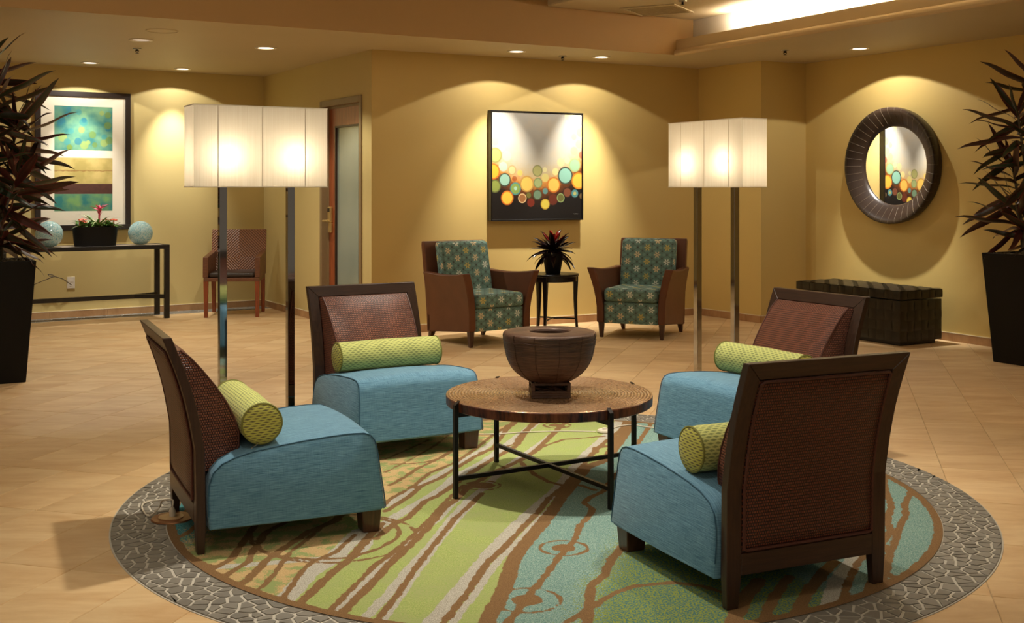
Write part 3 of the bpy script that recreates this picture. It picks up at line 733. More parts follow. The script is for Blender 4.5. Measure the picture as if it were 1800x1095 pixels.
def wall_spot(px, py, tgt, e_wide, e_in, nrm, label, lens=None):
    x, y = downlight(px, py, label, lens or M_lens)
    lamp('SPOT', 'wide_beam', (x, y, ZC-.015), e_wide, (1, .95, .85), (x, y, 0), spot_size=math.radians(131), spot_blend=.035, shadow_soft_size=.018)
    if e_in: lamp('SPOT', 'inner_beam', (x, y, ZC-.015), e_in, (1, .96, .87), (x+nrm[0]*.50, y+nrm[1]*.50, ZC-1.75), spot_size=math.radians(56), spot_blend=1.0, shadow_soft_size=.018)
nW0 = outn(W0L, A); nW2 = outn(B, Cc); nWR = outn(E, FR)
WW, WI = 20, 260
wall_spot(158, 110, 0, WW*1.3, WI*.6, nW0, 'recessed downlight lit above the left end of the striped print')
wall_spot(321, 121, 0, WW*.75, WI*.62, nW0, 'recessed downlight lit near the wall corner, above the left lamp shade')
wall_spot(908, 90, 0, WW, WI, nW2, 'recessed downlight left of the sprinkler above the bubble painting')
wall_spot(1057, 100, 0, WW, WI, nW2, 'recessed downlight right of the sprinkler above the bubble painting')
wall_spot(1511, 85, 0, WW*1.25, WI*1.15, nWR, 'recessed downlight above the round mirror')
for px, py, lab, ln in ((248, 70, 'dim recessed downlight beside the flush round ceiling disc', M_lens_dim), (467, 84, 'recessed downlight in the soffit above the left lamp shade, nearest the fascia', M_lens)):
    x, y = downlight(px, py, lab, ln, .095); lamp('SPOT', 'soffit_beam', (x, y, ZC-.015), 75, KEY, (x, y, 0), spot_size=math.radians(120), spot_blend=.4, shadow_soft_size=.03)
sprinkler(241, 85, 'small dark fire sprinkler behind the dim ceiling downlight'); sprinkler(989, 98, 'fire sprinkler between the two downlights over the bubble painting'); sprinkler(1380, 88, 'fire sprinkler on the soffit beside the pier, near the mirror downlight')
x, y = ceil_pt(285, 54); sp = empty('ceiling_disc', (x, y, ZC)); tag(sp, 'flush round disc painted in with the soffit, above the left print', 'ceiling speaker')
MB().lathe([(.115, -.0003), (.117, -.005), (.125, -.006), (.13, -.0003)], 40).build('rim', M_ceil, sp); MB().lathe([(0, -.002), (.115, -.002), (.115, -.0003)], 40).build('cover', M_ceil, sp)
x, y = ceil_pt(1155, 17, 2.962); v_ = empty('ceiling_vent', (x, y, 2.962), math.radians(-28)); tag(v_, 'square painted air vent in the raised tray ceiling', 'air vent')
mb = MB(); s_ = .26
for a0, a1, b0, b1 in ((-s_, s_, -s_, -s_+.03), (-s_, s_, s_-.03, s_), (-s_, -s_+.03, -s_+.03, s_-.03), (s_-.03, s_, -s_+.03, s_-.03)): mb.box(a0, a1, b0, b1, -.012, -.0003)
mb.build('vent_frame', M_ceil, v_, smooth=0, bevel=.003)
for k in range(7): MB().box(-s_+.03, s_-.03, -.003, .003, -.008, -.0005).build('slat', M_ceil, v_, smooth=0).location = (0, -.18+.06*k, 0)
x, y = ceil_pt(1200, 1.5, 2.962); sp = empty('fire_sprinkler', (x, y, 2.962)); tag(sp, 'fire sprinkler beside the air vent in the tray ceiling', 'sprinkler')
MB().lathe([(0, -.0005), (.036, -.0005), (.034, -.008), (0, -.010)], 20).build('escutcheon', M_steel, sp); MB().lathe([(.009, -.010), (.009, -.03), (.018, -.032), (.018, -.034), (0, -.034)], 12).build('deflector', M_blackmetal, sp)

# ================================================================= FURNITURE
def lerp(pts, z):
    return float(np.interp(z, [p[0] for p in pts], [p[1] for p in pts]))
# ------------------------------------------------------------- lounge chairs
LEAN = [(0, .004), (.10, .0), (.38, -.004), (.465, -.018), (.54, -.033), (.615, -.053), (.70, -.082), (.80, -.122), (.81, -.126)]
def make_lounge():
    root = empty('lounge_chair'); hw = .322
    zs = [0, .10, .2, .3, .38, .44, .5, .56, .62, .68, .74, .80]
    for s in (-1, 1):          # rear legs running up into the back posts, mitred at the top
        rings = []
        for z in zs:
            x = lerp(LEAN, z); th = .034 if z > .1 else .026+.008*z/.1; yo = hw-(0.004 if z < .05 else 0); wi = .056 if z > .1 else .044+.012*z/.1
            zi = z-.056 if z == .80 else z; xi = lerp(LEAN, zi)
            rings.append([(x, s*yo, z), (xi, s*(yo-wi), zi), (xi+th, s*(yo-wi), zi), (x+th, s*yo, z)])
        rings.insert(-1, [(lerp(LEAN, .742), s*hw, .742), (lerp(LEAN, .742), s*(hw-.056), .742), (lerp(LEAN, .742)+.034, s*(hw-.056), .742), (lerp(LEAN, .742)+.034, s*hw, .742)])
        rings.pop(-3)
        MB().loft(rings).build('back_post', M_walnut, root, smooth=0, bevel=.002, seg=1)
    a = [(lerp(LEAN, .80), -hw, .80), (lerp(LEAN, .744), -hw+.0565, .744), (lerp(LEAN, .744), hw-.0565, .744), (lerp(LEAN, .80), hw, .80)]
    b = [(x+.034, y, z) for x, y, z in a]
    MB().hexa(a, b).build('top_rail', M_walnut_h, root, smooth=0, bevel=.002, seg=1)
    MB().box(-.001, .033, -hw+.056, hw-.056, .105, .175).build('bottom_rail', M_walnut_h, root, smooth=0, bevel=.002, seg=1)
    for s in (-1, 1):
        m = MB(); m.hexa([(.635, s*.32, 0), (.635, s*.245, 0), (.70, s*.245, 0), (.70, s*.32, 0)], [(.625, s*.327, .12), (.625, s*.24, .12), (.71, s*.24, .12), (.71, s*.327, .12)])
        m.build('leg', M_walnut2, root, smooth=0, bevel=.003, seg=1)
    # woven rear panel, braided edge
    pw = hw-.056; rz = np.linspace(.177, .742, 15); m = MB(); rings = []
    for z in rz:
        x = lerp(LEAN, z); e = min(1, (z-.177)/.04, (.742-z)/.04); r = []
        for y, bb in ((-pw, 0), (-pw+.012, 1), (-pw*.5, 1.25), (0, 1.35), (pw*.5, 1.25), (pw-.012, 1), (pw, 0)): r.append((x+.006-.012*bb*max(.15, e), y, z))
        rings.append(r+[(x+.016, pw, z), (x+.016, -pw, z)])
    m.loft(rings).build('rear_panel', M_weave_back, root, smooth=50)
    pts = [(lerp(LEAN, z)-.004, pw-.007, z) for z in np.linspace(.19, .73, 12)]; pts += [(lerp(LEAN, .737)-.004, y, .737) for y in (pw-.018, 0, -pw+.018)]
    pts += [(p[0], -p[1], p[2]) for p in pts[11::-1]]+[(-.004, y, .184) for y in (-pw+.018, 0, pw-.018)]
    MB().tube(pts, .0055, 6, closed=True).build('braided_edge', M_cord_trim, root)
    # puffed woven front cushion
    FB = [(.29, .10), (.33, .125), (.37, .148), (.42, .155), (.48, .147), (.54, .128), (.60, .104), (.66, .076), (.71, .050), (.742, .022)]
    m = MB(); rings = []
    for z, b_ in FB:
        x = lerp(LEAN, z)+.030; w0 = pw-.004; w1 = pw-.012-.10*b_; w2 = w1-.010
        rings.append([(x, -w0, z), (x+b_*.55, -(w0+w1)/2, z), (x+b_*.93, -w1, z), (x+b_, -w2, z), (x+b_+.006, -w2*.5, z), (x+b_+.009, 0, z), (x+b_+.006, w2*.5, z), (x+b_, w2, z), (x+b_*.93, w1, z), (x+b_*.55, (w0+w1)/2, z), (x, w0, z)])
    m.loft(rings).build('back_cushion', M_weave, root, smooth=38)
    for s in (-1, 1):
        MB().tube([(lerp(LEAN, z)+.030+b_*.97, s*(pw-.014-.10*b_), z) for z, b_ in FB], .0042, 6).build('edge_cord', M_cord_trim, root)
    # upholstered seat
    prof = [(.045, .09), (.04, .14), (.038, .20), (.042, .25), (.058, .295), (.09, .325), (.14, .345), (.21, .360), (.30, .372), (.40, .382), (.50, .389), (.58, .392), (.635, .390), (.662, .380), (.678, .360), (.688, .32), (.698, .25), (.71, .17), (.718, .10), (.70, .088), (.35, .086)]
    P_ = []
    for i in range(len(prof)):
        p, q = prof[i], prof[(i+1) % len(prof)]; P_.append(p); P_.append(((p[0]+q[0])/2, (p[1]+q[1])/2))
    cx, cz = .38, .24; m = MB(); rings = []
    ys = [-1, -.985, -.955, -.8, -.55, -.28, 0, .28, .55, .8, .955, .985, 1]
    for yy in ys:
        k = {1: .965, .985: .992}.get(abs(yy), 1.0); cr = .014*(1-yy*yy); r = []
        for x, z in P_:
            hwz = .350-.022*(z/.39); dx = cr*.6 if x > .66 and z < .37 else 0
            r.append((cx+(x-cx)*k+dx, yy*hwz, cz+(z-cz)*k+(cr if z > .28 else 0)))
        rings.append(r)
    seat = m.loft(rings).build('seat_cushion', M_blue, root, smooth=50)
    for s in (-1, 1):
        pts = [(x, s*(.350-.022*(z/.39)-.0032), z+.0005) for x, z in P_[2:38]]
        MB().tube(pts, .0024, 6).build('piping', M_bluepipe, seat)
    return root
M_walnut_h = mat_wood('walnut_stain_rail', (44, 27, 18), (66, 42, 28), rough=.4, coat=.05, axis=1)
def make_bolster():
    root = empty('bolster_cushion'); L = .285; R = .079
    m = MB(); prof = []
    for i in range(15):
        t = i/14; y = -L+2*L*t; e = min(t, 1-t); r = R*(1-.05*math.exp(-e*40))-.0015*math.sin(t*PI*3)
        prof.append((r, y))
    nseg = 36; rings = [[(r*math.cos(2*PI*k/nseg), y, r*math.sin(2*PI*k/nseg)) for k in range(nseg)] for r, y in prof]
    o = m.loft(rings, caps=False).build('cover', M_bolster, root, smooth=60, uv=False)
    me = o.data; ul = me.uv_layers.new(name='uv')          # around the roll, along the roll
    for lp in me.loops:
        x, y, z = me.vertices[lp.vertex_index].co; ul.data[lp.index].uv = (y, 0)
    for p in me.polygons:
        ang = [math.atan2(me.vertices[me.loops[i].vertex_index].co.z, me.vertices[me.loops[i].vertex_index].co.x) for i in p.loop_indices]
        if max(ang)-min(ang) > PI: ang = [a+2*PI if a < 0 else a for a in ang]
        for i, a in zip(p.loop_indices, ang): ul.data[i].uv[1] = a*R
    for s in (-1, 1):
        m = MB(); rr = R*.945
        rings = [[(r*math.cos(2*PI*k/nseg), s*(L+h), r*math.sin(2*PI*k/nseg)) for k in range(nseg)] for r, h in ((rr, 0), (rr*.9, .006), (rr*.5, .010), (.004, .010))]
        m.loft(rings).build('end_panel', M_bolster_end, root, smooth=60)
        MB().tube([(rr*1.01*math.cos(2*PI*k/nseg), s*L, rr*1.01*math.sin(2*PI*k/nseg)) for k in range(nseg)], .0042, 6, closed=True).build('piping', M_greenpipe, root)
    return root
lounge = make_lounge(); bolster = make_bolster(); index_kids()
GL = 'low blue lounge chairs around the coffee table'
# position of the middle between the rear feet, heading, bolster offset
chairs = [((-1.288, 4.447), 25.0, (.245, -.01), 'blue lounge chair in the left foreground, seen in profile from its woven side'),
          ((-.80, 6.33), -60.5, (.27, .0), 'blue lounge chair behind the coffee table, front facing the viewer with the whole bolster showing'),
          ((1.515, 5.88), 211.0, (.27, -.02), 'blue lounge chair right of the coffee table, half hidden behind the nearest chair back'),
          ((.975, 3.74), 114.0, (.26, .0), 'blue lounge chair nearest the viewer, turned away and showing its dark woven rear panel')]
bl = ['lime bolster on the left foreground chair with round striped end and metal zip pull showing', 'lime bolster lying full length on the chair behind the coffee table',
      'lime bolster on the right rear chair, cut across by the nearest chair back', 'lime bolster end peeping out beside the nearest chair back']
RZ = .0065
for i, ((x, y), a, (bx, by), lab) in enumerate(chairs):
    c = lounge if i == 0 else copy_tree(lounge)
    a = math.radians(a); c.location = (x, y, RZ); c.rotation_euler = (0, 0, a); tag(c, lab, 'lounge chair', GL)
    b = bolster if i == 0 else copy_tree(bolster)
    b.location = (x+bx*math.cos(a)-by*math.sin(a), y+bx*math.sin(a)+by*math.cos(a), RZ+.380+.076); b.rotation_euler = (0, -.04, a); tag(b, bl[i], 'bolster', 'lime green bolsters on the lounge chairs')
# zip pull of the first bolster
m = MB(); m.tube([(-.02, -.288, -.074), (-.034, -.300, -.078)], .0022, 6); m.hexa([(-.032, -.2985, -.0775), (-.036, -.296, -.0785), (-.052, -.318, -.081), (-.047, -.322, -.080)], [(-.032, -.2985, -.0755), (-.036, -.296, -.0765), (-.052, -.318, -.079), (-.047, -.322, -.078)])
tag(m.build('zipper_pull', M_steel, bolster, smooth=0), 'bright metal zip pull')

# ------------------------------------------------------------- coffee table
TX, TY, TH = .168, 5.165, .415
tb = empty('coffee_table', (TX, TY, RZ), -math.radians(14.3)); tag(tb, 'round coffee table with ridged bronze top on thin black metal legs', 'coffee table')
R = .466; prof = [(0, TH-.028), (R-.01, TH-.028), (R-.010, TH-.0105)]
n = 32; step = R/n; prof = []
for i in range(n*6+1):
    r = R*(1-i/(n*6)); amp = .0011*min(1, max(0, (r-.02)/.06)); edge = -.0025 if i == 0 else 0
    prof.append((max(r, .0005), TH-.001+amp*math.cos(2*PI*r/step)+edge))
MB().lathe(prof[::-1], 128).build('tabletop', M_tabletop, tb, smooth=80, uv=False)
MB().lathe([(.001, TH-.045), (R-.004, TH-.045), (R+.001, TH-.042), (R+.002, TH-.006), (R-.0005, TH-.0034), (R-.012, TH-.004)], 96).build('rim', M_rim, tb, smooth=30, uv=False)
for k in range(4):
    a = PI/4+k*PI/2; c_, s_ = math.cos(a), math.sin(a); m = MB(); r0 = R+.0125; hw = .010
    pc = lambda r, w_, z: (c_*r-s_*w_, s_*r+c_*w_, z)
    m.hexa([pc(r0-.0095, -hw, 0), pc(r0-.0095, hw, 0), pc(r0+.0095, hw, 0), pc(r0+.0095, -hw, 0)], [pc(r0-.0095, -hw, TH+.003), pc(r0-.0095, hw, TH+.003), pc(r0+.0095, hw, TH-.012), pc(r0+.0095, -hw, TH-.012)])
    m.hexa([pc(r0-.016, -hw, TH+.0015), pc(r0-.016, hw, TH+.0015), pc(r0-.0096, hw, TH+.0015), pc(r0-.0096, -hw, TH+.0015)], [pc(r0-.016, -hw, TH+.007), pc(r0-.016, hw, TH+.007), pc(r0-.0096, hw, TH+.004), pc(r0-.0096, -hw, TH+.004)])
    m.build('leg', M_blackmetal, tb, smooth=0, bevel=.0015, seg=1)
for k in range(2):
    a = PI/4+k*PI/2; c_, s_ = math.cos(a)*(R+.002), math.sin(a)*(R+.002); dz = -.0005*k
    MB().beam((-c_, -s_, .085+dz), (c_, s_, .085+dz), .018, .018-.001*k).build('cross_brace', M_blackmetal, tb, smooth=0, bevel=.001, seg=1)
    MB().beam((-c_, -s_, TH-.0555+dz), (c_, s_, TH-.0555+dz), .018, .018).build('support_bar', M_blackmetal, tb, smooth=0)
# bowl
bw = empty('pedestal_bowl', (.168, 5.10, RZ+TH+.0015), math.radians(3)); tag(bw, 'dark bronze wrapped bowl on a square pedestal, on the coffee table', 'bowl')
BP = [(.070, .063), (.096, .066), (.124, .082), (.150, .102), (.170, .124), (.184, .148), (.194, .174), (.201, .202), (.206, .228), (.208, .250), (.210, .266), (.2095, .274), (.206, .281), (.197, .285), (.15, .288), (.112, .289), (.097, .287), (.091, .281), (.090, .265), (.12, .23), (.13, .19), (.11, .14), (.06, .10), (.001, .09)]
fine = []
for p, q in zip(BP, BP[1:]): fine += [p, ((p[0]+q[0])/2, (p[1]+q[1])/2)]
fine.append(BP[-1]); MB().lathe([(.001, .063)]+fine, 72).build('vessel', M_bowl, bw, smooth=50)
for k in range(12):
    a = 2*PI*k/12+.13; MB().tube([((r+.001)*math.cos(a+.012*math.sin(z*60+k)), (r+.001)*math.sin(a+.012*math.sin(z*60+k)), z) for r, z in BP[1:13]], .0008, 5).build('seam_wire', M_wire, bw)
m = MB()
for j, (r, z) in enumerate([(.2055, .262), (.2045, .270), (.2075, .248)]):
    m.tube([((r+.0018)*math.cos(a), (r+.0018)*math.sin(a), z+.0025*math.sin(a*7+j*2)+.0018*math.sin(a*17+j)) for a in np.linspace(0, 2*PI, 90, endpoint=False)], .0016, 5, closed=True)
m.build('rim_binding', M_wire, bw)
m = MB(); s_ = .079
for sx in (-1, 1):
    for sy_ in (-1, 1): m.box(sx*s_-.008, sx*s_+.008, sy_*s_-.008, sy_*s_+.008, 0, .066)
for z0, z1 in ((0, .030), (.054, .066)):
    for q in (-1, 1): m.box(-s_, s_, q*s_-.007, q*s_+.007, z0, z1); m.box(q*s_-.007, q*s_+.007, -s_, s_, z0, z1)
m.box(-s_, s_, -s_, s_, .001, .008); m.build('pedestal', M_bowl, bw, smooth=0, bevel=.002)
m = MB(); rn = random.Random(3)
for f in range(4):
    for i in range(9):
        u0, u1 = rn.uniform(-s_, s_), rn.uniform(-s_, s_); z0, z1 = rn.uniform(.02, .035), rn.uniform(.04, .056)
        a, b = [(u0, s_), (s_, u0), (u0, -s_), (-s_, u0)][f], [(u1, s_), (s_, u1), (u1, -s_), (-s_, u1)][f]
        m.tube([(a[0], a[1], z0), (b[0], b[1], z1)], .0018, 5)
m.build('wire_lattice', M_wire, bw)

# ------------------------------------------------------------- lounge lamps
def make_lamp(L, Dp):
    root = empty('floor_lamp'); z0, z1 = 1.352, 1.800; th = .0025
    m = MB()
    pl = [(0, 0), (L, 0), (L, Dp), (0, Dp)]
    def wall(p, q):
        n = 24 if abs(q[0]-p[0])+abs(q[1]-p[1]) > .4 else 8; out = []
        for i in range(n+1):
            t = i/n; out.append((p[0]+(q[0]-p[0])*t, p[1]+(q[1]-p[1])*t))
        return out
    path = []
    for i in range(4): path += wall(pl[i], pl[(i+1) % 4])[:-1]
    k = len(path); inner = [(min(max(x, th), L-th), min(max(y, th), Dp-th)) for x, y in path]
    m.loft([[(x, y, z0) for x, y in path], [(x, y, z1) for x, y in path]], caps=False)
    sh = m.build('lamp_shade', M_shade, root, smooth=0)
    m = MB()
    for z in (z0, z1-.006):
        for a0, a1, b0, b1 in ((-.002, L+.002, -.0025, .002), (-.002, L+.002, Dp-.002, Dp+.0025), (-.0025, .002, .002, Dp-.002), (L-.002, L+.0025, .002, Dp-.002)): m.box(a0, a1, b0, b1, z, z+.006)
    m.build('shade_edge', M_shadetrim, sh, smooth=0)
    for x in (.13*L/.75, .375*L/.75, .62*L/.75):
        for y in (-.001, Dp-.0006): MB().box(x-.0022, x+.0022, y, y+.0016, z0+.006, z1-.006).build('shade_seam', M_shaderib, sh, smooth=0)
    for x in (L/2-.193, L/2+.193):
        w_ = .0205
        MB().box(x-w_, x+w_, Dp/2-w_, Dp/2+w_, .014, z0+.04).build('pole', M_chrome, root, smooth=0, bevel=.0015, seg=1)
        b = MB(); b.lathe([(.001, 1.40), (.018, 1.40), (.018, 1.46), (.001, 1.46)], 16, (x, Dp/2, 0)); b.build('bulb_socket', M_white, root)
        b = MB(); b.lathe([(.001, 1.46), (.015, 1.462), (.030, 1.50), (.034, 1.53), (.028, 1.557), (.012, 1.572), (.001, 1.575)], 20, (x, Dp/2, 0)); bo = b.build('light_bulb', M_bulb, root)
    MB().box(.05, L-.05, Dp/2-.012, Dp/2+.012, 1.385, 1.40).build('shade_carrier', M_chrome, root, smooth=0)
    MB().box(L/2-.25, L/2+.25, Dp/2-.11, Dp/2+.11, 0, .014).build('base_plate', M_chrome, root, smooth=0, bevel=.002)
    return root
def lamp_lights(root, L, Dp):
    for x in (L/2-.193, L/2+.193):
        p = Matrix.Rotation(root.rotation_euler[2], 4, 'Z') @ Vector((x, Dp/2, 1.525)); p += Vector(root.location)
        pass
l1 = make_lamp(.75, .21); l1.location = (-1.70, 6.08, RZ*0); l1.rotation_euler = (0, 0, math.atan2(UY, UX)); tag(l1, 'tall chrome two-pole floor lamp with pleated white box shade, behind the left chairs', 'floor lamp', 'two-pole floor lamps'); lamp_lights(l1, .75, .21)
l2 = make_lamp(.77, .205); l2.location = (1.47+(-.492)*.77, 7.26+.87*.77, 0); l2.rotation_euler = (0, 0, math.atan2(-.87, .492)); tag(l2, 'tall chrome two-pole floor lamp seen corner-on, between the right armchair and the pier', 'floor lamp', 'two-pole floor lamps'); lamp_lights(l2, .77, .205)

# ------------------------------------------------------------- flowered armchairs
def rbox(name, mat, parent, x0, x1, y0, y1, z0, z1, r=.03, shear=None, crown=0.0, seg=4, tilt=0.0):
    m = MB(); nx = 6; xs = np.linspace(x0, x1, nx+1); ysn = np.linspace(y0, y1, nx+1)
    b = bmesh.new(); bmesh.ops.create_cube(b, size=1.0)
    for v in b.verts: v.co = Vector(((x0+x1)/2+v.co.x*(x1-x0), (y0+y1)/2+v.co.y*(y1-y0), (z0+z1)/2+v.co.z*(z1-z0)))
    bmesh.ops.bevel(b, geom=b.edges[:], offset=r, segments=seg, profile=.5, affect='EDGES')
    if tilt:
        for v in b.verts: v.co.x += tilt*(v.co.z-z0)
    bm_v = [tuple(v.co) for v in b.verts]; bm_f = [tuple(v.index for v in f.verts) for f in b.faces]; b.free()
    return MB().add(bm_v, bm_f).build(name, mat, parent, smooth=50)
def make_armchair():
    root = empty('armchair'); fl_ = lambda z: .085*max(0, (z-.25)/.38)**1.7 if z > .25 else 0
    for s in (-1, 1):
        m = MB(); rings = []
        for i, x in enumerate(np.linspace(-.345, .335, 9)):
            f = i/8; zb = .078+.060*f; zt = .612-.012*math.sin(PI*f)+.022*f**3; r = []; zz = [zb+(zt-zb)*k/7 for k in range(8)]
            fx = lambda z: (.030*max(0, (z-.25)/.38)**1.5)*(f**3)
            out = [(x+fx(z), s*(.318+fl_(z)*(.6+.4*f)), z) for z in zz]; inn = [(x+fx(z), s*(.252+fl_(z)*(.55+.35*f)), z) for z in zz[::-1]]
            rings.append(out+inn)
        m.loft(rings).build('arm', M_leather, root, smooth=45, bevel=.012, seg=3)
    m = MB(); rings = []
    for z in (.078, .25, .45, .62, .75, .84, .872):
        x = -.345-.10*max(0, (z-.10)/.77)**1.3; hw = .318 if z < .6 else .318+.004
        k = 0 if z < .87 else .004
        rings.append([(x+k, -hw+k, z), (x+.060-k, -hw+k, z), (x+.060-k, hw-k, z), (x+k, hw-k, z)])
    m.loft(rings).build('back_shell', M_leather, root, smooth=30, bevel=.008, seg=3)
    rbox('seat_cushion', M_flower, root, -.27, .345, -.250, .250, .325, .448, .035)
    rbox('front_panel', M_flower, root, -.2, .318, -.249, .249, .132, .323, .006, seg=2)
    rbox('back_cushion', M_flower, root, -.24, -.125, -.258, .258, .40, .872, .035, tilt=-.20)
    for sx, sy_ in ((1, 1), (1, -1), (-1, 1), (-1, -1)):
        x, y = (.295 if sx > 0 else -.315), sy_*.282; zt = .14 if sx > 0 else .085
        dx = .0 if sx > 0 else -.03
        m = MB(); m.hexa([(x-.014+dx, y-.014, 0), (x+.014+dx, y-.014, 0), (x+.014+dx, y+.014, 0), (x-.014+dx, y+.014, 0)], [(x-.026, y-.024, zt), (x+.026, y-.024, zt), (x+.026, y+.024, zt), (x-.026, y+.024, zt)])
        m.build('leg', M_walnut2, root, smooth=0, bevel=.003)
    return root
arm = make_armchair(); index_kids(); GA = 'leather and flower print armchairs against the back wall'
arm.location = (-.294, 10.0, 0); arm.rotation_euler = (0, 0, math.radians(-54)); tag(arm, 'brown leather armchair with flower print cushions, left of the small black side table', 'armchair', GA)
arm2 = copy_tree(arm); arm2.location = (1.187, 10.454, 0); arm2.rotation_euler = (0, 0, math.radians(246.4)); tag(arm2, 'brown leather armchair with flower print cushions, right of the small black side table', 'armchair', GA)

# side table
st_ = empty('side_table', (.382, 10.55, 0), math.radians(0)); tag(st_, 'small round black side table between the two flowered armchairs', 'side table')
MB().lathe([(.001, .535), (.235, .535), (.238, .538), (.238, .552), (.234, .556), (.001, .556)], 48).build('tabletop', M_black, st_, smooth=30)
MB().lathe([(.190, .488), (.222, .488), (.222, .535), (.190, .535)], 48).build('apron', M_black, st_, smooth=30)
for k in range(3):
    a = math.radians(8+120*k); c_, s_ = math.cos(a), math.sin(a); rings = []
    for z, r, h in ((0, .228, .011), (.15, .214, .013), (.32, .208, .017), (.48, .210, .022), (.535, .211, .022)):
        rings.append([(c_*(r+u*h)-s_*v_2*h, s_*(r+u*h)+c_*v_2*h, z) for u, v_2 in ((-1, -1), (1, -1), (1, 1), (-1, 1))])
    MB().loft(rings).build('leg', M_black, st_, smooth=0, bevel=.003)
    MB().tube([(c_*.205, s_*.205, .135), (c_*.1, s_*.1, .142), (0.0, 0.0, .142+.002*k)], .008, 8).build('stretcher', M_black, st_)

# ------------------------------------------------------------- foliage helpers
def leaf_mesh(name, L, Wd_, mat, curl=.25, fold=.25, n=8, tip=.8):
    m = MB(); vs_ = []; uvs = []
    for i in range(n+1):
        t = i/n; w_ = Wd_*(math.sin(PI*min(1, t*.92+.06))**.8)*(1-.15*t); w_ = max(w_, .0008) if i < n else .0006
        x = L*t*(1-.12*curl*t*t); z = -L*curl*t*t*tip+L*.02*math.sin(t*9)
        for k, sgn in enumerate((-1, -.5, 0, .5, 1)):
            vs_.append((x, sgn*w_/2, z+abs(sgn)*w_*fold)); uvs.append((.5+sgn*.5, t))
    fs = [(i*5+k, i*5+k+1, (i+1)*5+k+1, (i+1)*5+k) for i in range(n) for k in range(4)]
    me = bpy.data.meshes.new(name); me.from_pydata(vs_, [], fs); me.materials.append(mat)
    ul = me.uv_layers.new(name='uv')
    for lp in me.loops: ul.data[lp.index].uv = uvs[lp.vertex_index]
    me.polygons.foreach_set('use_smooth', [True]*len(me.polygons)); return me
def put_leaf(me, parent, loc, az, el, roll=0.0, s=1.0, name='leaf'):
    o = bpy.data.objects.new(name, me); C.objects.link(o); o.parent = parent; o.location = loc
    d = Vector((math.cos(az)*math.cos(el), math.sin(az)*math.cos(el), math.sin(el)))
    y = Vector((-math.sin(az), math.cos(az), 0)); z = d.cross(y); Mx = Matrix((d, y, z)).transposed().to_4x4() @ Matrix.Rotation(roll, 4, 'X')
    o.rotation_euler = Mx.to_euler(); o.scale = (s, s, s); return o
LV = [leaf_mesh('leaf', .47, .062, M_leaf, c, .10) for c in (.04, .16, .30)]
def cordyline(x, y, rz, label, seed, canes, nl):
    rn = random.Random(seed); root = empty('potted_cordyline', (x, y, 0)); tag(root, label, 'potted plant', 'tall red leaved plants in black planters')
    m = MB(); hb, ht = .175, .235; Z = .845
    rot = lambda p: (p[0]*math.cos(rz)-p[1]*math.sin(rz), p[0]*math.sin(rz)+p[1]*math.cos(rz), p[2])
    sq = lambda h, z: [rot((-h, -h, z)), rot((h, -h, z)), rot((h, h, z)), rot((-h, h, z))]
    m.loft([sq(hb, 0), sq(ht, Z), sq(ht-.02, Z), sq(ht-.025, Z-.05)]).build('planter', M_planter, root, smooth=0, bevel=.004)
    m = MB(); mo = []
    for i in range(140):
        cx_, cy_ = rn.uniform(-ht+.04, ht-.04), rn.uniform(-ht+.04, ht-.04); r = rn.uniform(.012, .03); a = rn.uniform(0, 6.28)
        m.tube([rot((cx_+r*math.cos(a+t), cy_+r*math.sin(a+t), Z-.03+rn.uniform(0, .03))) for t in (0, 1.3, 2.6, 4)], .004, 4)
    m.box(-ht*.7, ht*.7, -ht*.7, ht*.7, Z-.06, Z-.028); tag(m.build('moss', M_moss, root), kind='stuff')
    cnt = 0
    for (tx, ty, zt, spread) in canes:
        b0 = rot((rn.uniform(-.07, .07), rn.uniform(-.07, .07), Z-.04)); p1 = Vector(b0); p3 = Vector((tx, ty, zt)); p2 = Vector(((b0[0]*.55+tx*.45), (b0[1]*.55+ty*.45), Z+(zt-Z)*.55))
        pts = [p1+(p2-p1)*t for t in (0, .5)]+[p2+(p3-p2)*t for t in (0, .5, 1)]
        MB().tube(pts, [.014, .013, .012, .011, .008], 8).build('stem', M_stem, root)
        k = int(nl*spread)
        for i in range(k):
            f = i/k; az = i*2.39996+rn.uniform(-.3, .3); el = -.45+1.55*f**1.1+rn.uniform(-.18, .18); zz = zt-.30*(1-f)+.05*f
            q = p2+(p3-p2)*max(0, min(1, (zz-p2.z)/max(.01, (p3.z-p2.z)))); zz = max(zz, q.z-.02)
            lm = LV[0 if el > .7 else (1 if el > .1 else 2)]; s = rn.uniform(.82, 1.12)*(1 if f < .8 else .72)*(1.0 if spread >= 1 else .85)
            put_leaf(lm, root, (q.x+rn.uniform(-.006, .006), q.y+rn.uniform(-.006, .006), zz), az, el, rn.choice((-1, 1))*rn.uniform(.35, 1.15), s); cnt += 1
    return root
cordyline(-3.612, 7.964, math.atan2(UY, UX), 'tall red and green cordyline in black planter beside the console table', 11,
          [(-.14, .05, 2.22, 1.15), (.02, -.10, 1.98, 1.15), (.11, .09, 1.78, 1.1), (-.13, -.12, 1.62, 1.1), (.17, -.05, 1.42, 1.1), (-.02, .12, 1.20, 1.0), (.10, -.12, 1.06, .8)], 25)
cordyline(3.975, 8.77, math.atan2(UY, UX), 'tall red cordyline in black planter beside the black woven trunk', 23,
          [(.12, .05, 2.15, 1.1), (-.10, -.06, 1.90, 1.1), (.14, -.14, 1.70, 1.1), (-.07, .10, 1.50, 1.05), (-.10, -.02, 1.22, 1.1), (.08, -.10, 1.05, .9)], 22)

